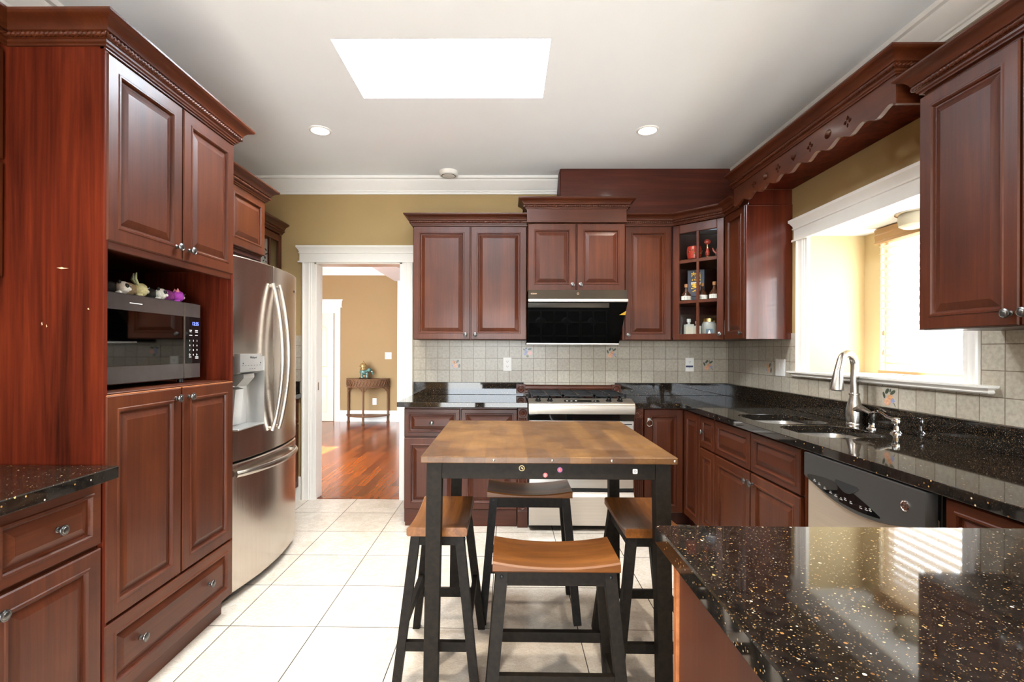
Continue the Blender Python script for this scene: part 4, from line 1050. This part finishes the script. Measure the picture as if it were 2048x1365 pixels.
# ================================================================== STOOLS (long side along local x)
SG = 'saddle bar stools around the pub table'
def make_stool(label):
    t = thing('bar_stool', label, 'stool', (0, 0, 0), 0, SG)
    L, D, H = .405, .228, .612
    n = 22; rings = []
    for k in range(n + 1):
        x = -L / 2 + L * k / n; u = x / (L / 2); zt = H - .019 * (1 - u * u) ** 1.0; zb = H - .034 - .006 * (1 - u * u) * 0
        e = .005
        rings.append([(x, -D / 2 + e, zb), (x, -D / 2, zb + e), (x, -D / 2, zt - e), (x, -D / 2 + e, zt), (x, D / 2 - e, zt), (x, D / 2, zt - e), (x, D / 2, zb + e), (x, D / 2 - e, zb)])
    MB().loft(rings).build('seat', 'seat_wood', t, sharp=28)
    zt = H - .034; ax, ay, fx, fy = .172, .083, .222, .150; W = .034
    def at(sx, sy, z): k = 1 - z / zt; return Vector((sx * (ax + (fx - ax) * k), sy * (ay + (fy - ay) * k), z))
    for sx in (-1, 1):
        for sy in (-1, 1):
            m = MB(); m.bar(at(sx, sy, zt), at(sx, sy, 0), .038, W, (1, 0, 0), .036, W * .92); lg = m.build('leg', 'black_paint', t)
            if True: MB().lathe([(.006, 0), (.006, -.003 * 1), (.003, -.0045), (0, -.005)], tuple(at(sx, sy, zt - .018) + Vector((0, -W / 2 + (0 if sy < 0 else W), 0))), 'y', 10).build('bolt', 'iron', lg)
    for sy in (-1, 1):
        p, q = at(-1, sy, zt - .026), at(1, sy, zt - .026); MB().bar(p + Vector((.018, 0, 0)), q - Vector((.018, 0, 0)), .046, .020, (0, 0, 1)).build('seat_rail', 'black_paint', t)
        p, q = at(-1, sy, .245), at(1, sy, .245); MB().bar(p + Vector((.017, 0, 0)), q - Vector((.017, 0, 0)), .036, .020, (0, 0, 1)).build('stretcher', 'black_paint', t)
    for sx in (-1, 1):
        p, q = at(sx, -1, zt - .022), at(sx, 1, zt - .022); MB().bar(p + Vector((0, .016, 0)), q - Vector((0, .016, 0)), .036, .020, (0, 0, 1)).build('seat_rail', 'black_paint', t)
        p, q = at(sx, -1, .170), at(sx, 1, .170); MB().bar(p + Vector((0, .016, 0)), q - Vector((0, .016, 0)), .036, .020, (0, 0, 1)).build('stretcher', 'black_paint', t)
    return t
def copy_tree(o, parent=None):
    c = o.copy(); COL.objects.link(c)
    if parent is not None: c.parent = parent
    for ch in list(o.children): copy_tree(ch, c)
    return c
s0 = make_stool('saddle-seat bar stool nearest the camera, pulled out in front of the table')
s0.location = (.160, 1.695, 0)
for x, y, r, lab in ((-.262, 2.085, PI / 2, 'saddle-seat bar stool at the left side, behind the front left table leg'),
                     (.562, 2.085, -PI / 2, 'saddle-seat bar stool at the right side, behind the front right table leg'),
                     (.112, 2.490, PI, 'saddle-seat bar stool at the far side of the table, before the stove')):
    c = copy_tree(s0); c.location = (x, y, 0); c.rotation_euler = (0, 0, r); c['label'] = lab

# ================================================================== DISPLAY CABINET CONTENTS
def diag(x, y, Y): X = ((x - 1001.7) / 1000 - .012) * Y; return (X, Y, 0)
RG = 'things behind the glass corner door'
lacq = plain('red_lacquer', (.38, .035, .02), .25, vary=.4, scale=120)
t = thing('lacquer_pot', 'red gold-patterned pot on the top shelf behind the glass corner door', 'pot', (1.452, 3.90, 1.985))
MB().lathe([(.035, 0), (.048, .012), (.056, .05), (.055, .09), (.050, .098), (.050, .104), (.045, .104), (.045, .02), (0, .015)], seg=28).build('bowl', lacq, t)
m = MB()
for k in range(9): a = -2.6 + k * .34; m.ball((.0555 * math.cos(a), .0555 * math.sin(a), .058 + .014 * math.sin(k * 2.1)), (.009, .009, .007), 8)
m.build('gilt_pattern', 'gold', t)
t = thing('figurine', 'red and gold bird-like figurine beside the red pot, behind glass', 'figurine', (1.528, 3.835, 1.985))
MB().lathe([(.022, 0), (.022, .012), (.012, .02), (.014, .024), (0, .026)], seg=16).build('base', 'gold', t)
MB().lathe([(.012, .022), (.018, .045), (.010, .068), (.012, .078), (0, .08)], seg=16).build('body', lacq, t)
MB().lathe([(.006, .076), (.009, .09), (.006, .112), (0, .113)], seg=12).build('neck', 'gold', t)
MB().ball((0, 0, .130), (.026, .018, .022)).build('head', lacq, t)
t = thing('teapot', 'small patterned teapot at the right of the top shelf behind glass', 'teapot', (1.612, 3.80, 1.985))
MB().lathe([(.02, 0), (.034, .018), (.036, .05), (.028, .075), (.012, .085), (.008, .098), (0, .10)], seg=20).build('body', plain('mottled_red_glaze', (.16, .06, .05), .3, vary=.6, scale=90), t)
MB().tube([(-.03, 0, .035), (-.052, 0, .055), (-.058, 0, .075)], [.009, .006, .005], 8).build('spout', lacq, t)
t = thing('liquor_box', 'dark blue gift box with yellow Chinese characters behind the glass corner door', 'box', (1.490, 3.955, 1.669), -.45)
q = quick('carton', plain('grey_blue_card', (.045, .055, .095), .4), t, (-.062, .062, -.035, .035, .04, .245), (-.050, .050, -.03, .03, 0, .04))
ch = plain('yellow_print', (.95, .55, .03), .5)
text('\u8cf4', .074, ch, t, (0, -.0356, .190), FRONT, weight=.0016); text('\u8305', .074, ch, t, (0, -.0356, .100), FRONT, weight=.0016)
quick('silver_label', 'nickel', t, (-.035, .035, -.0358, -.034, .138, .150), b=0)
amber = plain('dark_whisky_glass', (.05, .018, .008), .06); cork = plain('wood_cork', (.34, .15, .06), .5)
def bottle(label, loc, rz=0):
    t = thing('whisky_bottle', label, 'bottle', loc, rz, 'small bottles on the middle glass-cabinet shelf')
    MB().lathe([(.036, 0), (.037, .004), (.037, .040), (.030, .054), (.013, .075), (.010, .095), (.012, .098), (.012, .104), (0, .104)], seg=24).build('glass', amber, t)
    MB().lathe([(.013, .103), (.014, .126), (.011, .129), (0, .129)], seg=16).build('stopper', cork, t)
    MB().lathe([(.0375, .004), (.0376, .034), (.0370, .0345), (.0370, .0038)], seg=24).build('label', 'white_plastic', t)
    m = MB()
    for a in (-.35, -.05, .22):
        for k in range(3): b2 = -PI / 2 + a; m.box(.0380 * math.cos(b2) - .0032, .0380 * math.cos(b2) + .0032, .0380 * math.sin(b2) - .0007, .0380 * math.sin(b2) + .0005, .009 + k * .008, .0125 + k * .008)
    for k in range(3): m.box(-.004, .006 - k * .002, -.036 + k * .006, -.034 + k * .006, .045 + k * .007, .049 + k * .007)
    m.build('label_strokes', 'black_plastic', t); return t
bottle('small dark bottle with cream label at the left of the middle shelf', (1.388, 3.89, 1.669), -.3)
bottle('small dark bottle with cream label half behind the glass door bar', (1.483, 3.815, 1.669), -.5)
bottle('small dark bottle with cream label at the right of the middle shelf', (1.545, 3.745, 1.669), -.5)
def clearp(name, tint): return thin_glass(name, tint, 1.45)
CG = plain('clear_glassware', (.72, .76, .76), .08); CG.node_tree.nodes['Principled BSDF'].inputs['Alpha'].default_value = .42
def decanter(label, loc, s=1.0):
    t = thing('perfume_bottle', label, 'bottle', loc)
    quick('flask', CG, t, (-.032 * s, .032 * s, -.025 * s, .025 * s, 0, .085 * s), b=.004); MB().lathe([(.010 * s, .085 * s), (.010 * s, .100 * s), (.016 * s, .102 * s), (.016 * s, .126 * s), (0, .128 * s)], seg=16).build('stopper', CG, t)
    quick('liquid', plain('pale_liquid', (.66, .52, .34), .2), t, (-.027 * s, .027 * s, -.020 * s, .020 * s, .004, .060 * s)); return t
decanter('square clear bottle with pale contents, lower left pane of the glass cabinet', (1.402, 3.87, 1.401))
decanter('smaller clear bottle with round stopper, beside the square one behind glass', (1.455, 3.845, 1.401), .85)
t = thing('storage_jar', 'clear glass jar with gold lid on the bottom shelf behind the glass door', 'jar', (1.540, 3.83, 1.401))
MB().lathe([(.050, 0), (.052, .006), (.052, .085), (.044, .098), (.044, .104)], seg=24).build('jar', CG, t); MB().lathe([(.048, .102), (.048, .126), (0, .128)], seg=24).build('lid', 'gold', t); MB().lathe([(.046, .004), (.046, .045), (0, .05)], seg=20).build('contents', plain('jar_contents', (.30, .24, .12), .6, vary=.4, scale=120), t)
t = thing('cream_carton', 'white carton at the right edge of the bottom glass-cabinet shelf', 'box', (1.622, 3.765, 1.401), -.6)
quick('carton', 'white_plastic', t, (-.03, .03, -.02, .02, 0, .11))
t = thing('photo_card', 'small blue and white card leaning at the front of the bottom cabinet shelf', 'card', (1.508, 3.745, 1.401), -PI / 4)
quick('card', plain('card_blue', (.09, .14, .20), .4), t, (-.026, .026, -.001, .001, 0, .045), b=0); m = MB(); m.prism([(-.012, .006), (.012, .006), (.004, .034), (-.002, .034)], 'y', -.0016, 0); m.build('white_shape', 'white_plastic', t)

# ================================================================== DECORATED TILES, OUTLETS, SWITCHES
LEAF = plain('leaf_green_glaze', (.045, .06, .035), .3, vary=.4, scale=200); PEACH = plain('peach_glaze', (.62, .33, .20), .3, vary=.2, scale=120); BLUE = plain('blue_flower_glaze', (.22, .26, .45), .3, vary=.3, scale=150)
ORNG = plain('orange_flower_glaze', (.55, .27, .13), .3, vary=.3, scale=150); PINK = plain('pink_rose_glaze', (.66, .34, .28), .3, vary=.2)
def deco(label, loc, rz, kind):
    t = thing('decorated_tile', label, 'tile', loc, rz, 'painted fruit tiles of the backsplash')
    quick('tile_face', 'tile_plain', t, (-.0495, .0495, -.0035, .003, -.0495, .0495), b=.001)
    def blob(name, mat, pts, d=.0042):
        m = MB()
        for x, z, a, b, r in pts:
            c, s = math.cos(r), math.sin(r); m.prism([(x + a * math.cos(q) * c - b * math.sin(q) * s, z + a * math.cos(q) * s + b * math.sin(q) * c) for q in [2 * PI * k / 14 for k in range(14)]], 'y', -d, -.003)
        return m.build(name, mat, t)
    if kind == 'flower':
        for p in ((-.018, .02, .014, .012, 0), (-.002, .012, .014, .012, .4)): blob('flower', ORNG, [p], .0042)
        blob('flower', PEACH, [(.0, -.014, .019, .017, 0)], .0046)
        for p in ((.016, .024, .016, .009, .9), (.030, -.014, .017, .008, 1.45)): blob('leaf', LEAF, [p], .0044)
        blob('bud', BLUE, [(-.028, -.012, .006, .007, 0)]); blob('bud', BLUE, [(-.012, -.034, .005, .004, 0)])
    elif kind == 'rose':
        for p in ((-.018, .024, .012, .010, 0), (-.012, .004, .013, .014, 0), (-.020, -.014, .011, .011, 0)): blob('blossom', BLUE, [p], .0043)
        blob('fruit', PINK, [(.022, -.004, .019, .018, 0)], .0046); blob('berry', LEAF, [(.0, -.030, .010, .010, 0)]); blob('berry_glint', 'tile_plain', [(.002, -.028, .004, .005, 0)], .0050)
        for p in ((-.030, .026, .010, .006, -.7), (.018, .030, .018, .008, .2), (-.012, .036, .010, .006, .4)): blob('leaf', LEAF, [p], .0047)
    else:
        blob('fruit', PEACH, [(-.012, -.022, .020, .019, 0)], .0044); blob('fruit', ORNG, [(.006, .002, .015, .013, 0)], .0046)
        for p in ((-.034, .010, .016, .007, 1.9), (-.014, .030, .016, .009, .9), (.022, .026, .018, .008, .6), (.006, .034, .009, .004, 1.3)): blob('leaf', LEAF, [p], .0047)
        for a in range(5): blob('petal', BLUE, [(.022 + .008 * math.cos(a * 1.257), -.014 + .008 * math.sin(a * 1.257), .006, .004, a * 1.257)], .0044)
        blob('stem', LEAF, [(.034, -.033, .012, .0016, -1.0)], .0043)
    return t
gx = lambda k: -.688 + .1016 * (k + .5); gz = lambda j: 1.211 - .1016 * (j + .5)
YT = 4.2415
deco('orange flower tile left on the back wall, above the short worktop', (gx(2), YT, gz(0)), 0, 'flower')
deco('blue and pink fruit tile just under the left end of the hood', (gx(8), YT, gz(-1)), 0, 'rose')
deco('peach and leaf tile just under the right end of the hood', (gx(15), YT, gz(-1)), 0, 'fruit')
deco('fruit tile between the blue-marked outlet and the room corner', (gx(23), YT, gz(0)), 0, 'fruit')
gy = lambda k: 4.127 - .1016 * (k + .5)
deco('orange flower tile on the window wall, left of the light switch', (1.8615, gy(5), gz(0)), -PI / 2, 'flower')
deco('fruit tile below the window sill, behind the faucet and soap pump', (1.8615, gy(16), gz(1)), -PI / 2, 'fruit')
def outlet(label, loc, rz=0, y=0):
    t = thing('wall_outlet', label, 'outlet', loc, rz)
    pl = quick('cover_plate', 'white_plastic', t, (-.036, .036, -.006, .0, -.058, .058), b=.002)
    for dz in (-.021, .021):
        r = MB(); r.prism([(x, z + dz) for x, z in rrect(-.017, .017, -.014, .014, .009, 4)], 'y', -.008, -.004); r = r.build('receptacle', 'white_plastic', pl)
        m = MB(); m.box(-.008, -.0055, -.0085, -.006, dz - .001, dz + .008); m.box(.0055, .008, -.0085, -.006, dz - .001, dz + .008); m.box(-.0025, .0025, -.0085, -.006, dz - .009, dz - .004); m.build('slots', 'slot', r)
    return t
outlet('white double outlet on the back wall left of the stove', (.004, 4.243, 1.163))
t = outlet('white double outlet with a blue strip across it, right of the stove', (1.543, 4.243, 1.165))
quick('blue_strip', plain('blue_plastic', (.012, .025, .09), .4), t, (-.034, .026, -.014, -.008, -.022, -.008))
outlet('white outlet on the hall wall behind the half-round table', (-2.352, 8.88, .355))
def switch(label, loc, rz, n):
    w2 = .035 + .023 * (n - 1); t = thing('light_switch', label, 'switch', loc, rz)
    pl = quick('cover_plate', 'white_plastic', t, (-w2, w2, -.007, .0, -.058, .058), b=.002)
    for k in range(n): x = (k - (n - 1) / 2) * .046; o = MB().prism([(-.006, -.034), (-.010, .0), (-.008, .034), (-.004, .034), (-.004, -.034)], 'x', x - .016, x + .016).build('rocker', 'trim', pl)
    return t
switch('white double light switch on the tiles left of the window', (1.863, 3.421, 1.170), -PI / 2, 2)
switch('white double light switch on the hall wall above the table', (-2.110, 8.88, 1.173), 0, 2)

# ================================================================== CEILING FITTINGS
for (x, y), lab in zip(CAN_SPOTS[:2], ('recessed ceiling lamp left of the skylight', 'recessed ceiling lamp right of the skylight')):
    t = thing('recessed_lamp', lab, 'lamp', (x, y, CEIL), 0, 'recessed ceiling lamps')
    MB().lathe([(.072, 0), (.072, -.004), (.066, -.008), (.058, -.008), (.056, -.003), (.056, 0)], seg=32).build('trim_ring', 'crown_white', t)
    MB().lathe([(.055, -.001), (.055, -.003), (0, -.004)], seg=28).build('lamp_lens', 'lamp_glow', t)
t = thing('smoke_detector', 'round white smoke detector on the ceiling near the back wall', 'smoke detector', (-.480, 4.07, CEIL))
MB().lathe([(.078, 0), (.078, -.012), (.074, -.030), (.062, -.036), (.058, -.034), (.056, -.030), (.053, -.036), (.030, -.042), (0, -.043)], seg=36).build('housing', 'white_plastic', t)
m = MB(); m.lathe([(.058, -.0335), (.056, -.0365), (.053, -.0365), (.052, -.034)], seg=36); m.build('vent_slot', 'slot', t)
t = thing('flush_ceiling_lamp', 'round frosted glass ceiling lamp inside the window bay', 'lamp', (2.115, 2.60, WZ1))
MB().lathe([(.098, 0), (.098, -.006), (.090, -.010), (0, -.010)], seg=32).build('base', 'nickel', t)
gls = NT('frosted_lamp_glass'); gls.color((.85, .80, .62)); gls.b.inputs['Transmission Weight'].default_value = .4; gls.rough(.6)
MB().lathe([(.082, -.008), (.085, -.040), (.080, -.066), (.062, -.076), (0, -.078)], seg=32).build('shade', gls.m, t)

# ================================================================== WINDOW BLIND
t = thing('window_blind', 'cream slatted blind with tan headrail hanging in the bay window', 'blind', (2.185, 2.536, 0))
BW = .400
m = MB(); m.prism([(-.030, 1.995), (-.036, 1.985), (-.030, 1.965), (-.034, 1.955), (-.030, 1.925), (-.036, 1.910), (-.020, 1.906), (-.020, 1.98), (.03, 1.98), (.03, 1.995)], 'y', -BW - .02, BW + .02); m.build('headrail', 'blind_rail', t, sharp=25)
m = MB(); n = 16
for k in range(n):
    z = 1.190 + .0445 * (k + .55); a = math.radians(-20)
    pts = [(-.024, 0), (-.008, .003), (.008, .003), (.024, 0), (.008, .0045), (-.008, .0045)]
    m.prism([(x * math.cos(a) - y * math.sin(a), z + x * math.sin(a) + y * math.cos(a)) for x, y in pts], 'y', -BW, BW)
m.build('slats', 'blind', t)
quick('bottom_rail', 'blind_rail', t, (-.026, .026, -BW, BW, 1.158, 1.174))
for y in (-.33, 0, .38):
    m = MB()
    for x in (-.025, .025): m.tube([(x, y, 1.165), (x, y, 1.95)], .0009, 6)
    m.build('ladder_cord', 'white_plastic', t)
for i, (y, z) in enumerate(((.350, 1.375), (.350, 1.265))):
    m = MB(); m.tube([(-.03, y, z + .025), (-.03, y, 1.93)], .0008, 6); c = m.build('pull_cord', 'white_plastic', t)
    MB().lathe([(.003, .028), (.006, .018), (.007, 0), (0, -.001)], (-.03, y, z), seg=12).build('tassel', 'blind_rail', c)

# ================================================================== HALL TABLE AND FIGURINE
t = thing('console_table', 'half-round woven wicker console table against the hall wall', 'table', (-2.458, 8.868, 0))
def half(r, y=0, n=24): return [(r * math.cos(PI + PI * k / n), y + .92 * r * math.sin(PI + PI * k / n)) for k in range(n + 1)]
R0 = .372
MB().prism(half(R0 + .012), 'z', .752, .772).build('tabletop', 'wicker', t)
MB().prism(half(R0), 'z', .628, .752).build('apron', 'wicker', t)
MB().tube([(x, y, .628) for x, y in half(R0 + .004)], .009, 8).build('apron_edge', 'wicker', t)
m = MB()
for k in range(21):
    a = PI + PI * (k + .5) / 21; x, y = (R0 + .004) * math.cos(a), .92 * (R0 + .004) * math.sin(a); d = .008; tx, ty = -math.sin(a), math.cos(a)
    m.tube([(x - tx * .02, y - ty * .02, .650), (x, y - .006, .690), (x + tx * .02, y + ty * .02, .735)], .008, 6)
m.build('apron_weave', 'wicker', t)
for x, y in ((-R0 + .02, -.03), (R0 - .02, -.03), (0, -.92 * R0 + .01)):
    m = MB(); m.lathe([(.030, 0), (.026, .012), (.019, .03), (.019, .62), (.024, .63)], (x, y, 0), seg=12); m.build('leg', 'wicker', t)
for x0, y0, dx_, dy_ in ((-R0 + .02, -.03, .10, -.10), (R0 - .02, -.03, -.10, -.10), (0, -.335, -.10, .03), (0, -.335, .10, .03)):
    MB().tube([(x0, y0, .53), (x0 + dx_ * .5, y0 + dy_ * .5, .60), (x0 + dx_, y0 + dy_, .628)], .010, 8).build('brace', 'wicker', t)
MB().prism(half(R0 - .005), 'z', .118, .138).build('lower_shelf', 'wicker', t); MB().tube([(x, y, .128) for x, y in half(R0)], .013, 8).build('shelf_edge', 'wicker', t)
t = thing('elephant_figurine', 'teal ceramic elephant with domed gold howdah, on the wicker console table', 'figurine', (-2.470, 8.69, .772), .35)
TEAL = plain('teal_crackle_glaze', (.07, .15, .13), .2, vary=.8, scale=45); DKB = plain('dark_bronze', (.05, .035, .02), .4, .4, vary=.4); GLD = plain('aged_gold', (.30, .20, .075), .35, .5, vary=.5, scale=80)
MB().lathe([(.105, 0), (.110, .010), (.100, .022), (0, .024)], seg=24, sy=.7).build('stand', DKB, t)
eb = MB().ball((-.015, 0, .120), (.078, .055, .055)).build('body', TEAL, t)
for x in (-.055, .03):
    for y in (-.03, .03): MB().lathe([(.022, .022), (.019, .06), (.022, .11)], (x, y, 0), seg=12).build('leg', TEAL, t)
hd = MB().ball((.072, 0, .150), (.038, .036, .042)).build('head', TEAL, t)
MB().tube([(.10, 0, .145), (.122, 0, .115), (.120, 0, .085), (.136, 0, .075)], [.018, .014, .010, .008], 10).build('trunk', TEAL, hd)
for y in (-1, 1):
    MB().ball((.058, y * .040, .150), (.026, .007, .032)).build('ear', TEAL, hd); MB().tube([(.098, y * .014, .128), (.118, y * .018, .120), (.130, y * .018, .130)], [.005, .004, .002], 8).build('tusk', 'white_plastic', hd)
MB().lathe([(.056, .150), (.060, .172), (.045, .178), (.040, .200), (.062, .206), (.064, .216), (.058, .245), (.036, .268), (.012, .282), (.008, .300), (.012, .306), (0, .316)], (-.03, 0, 0), seg=20).build('howdah', GLD, t)
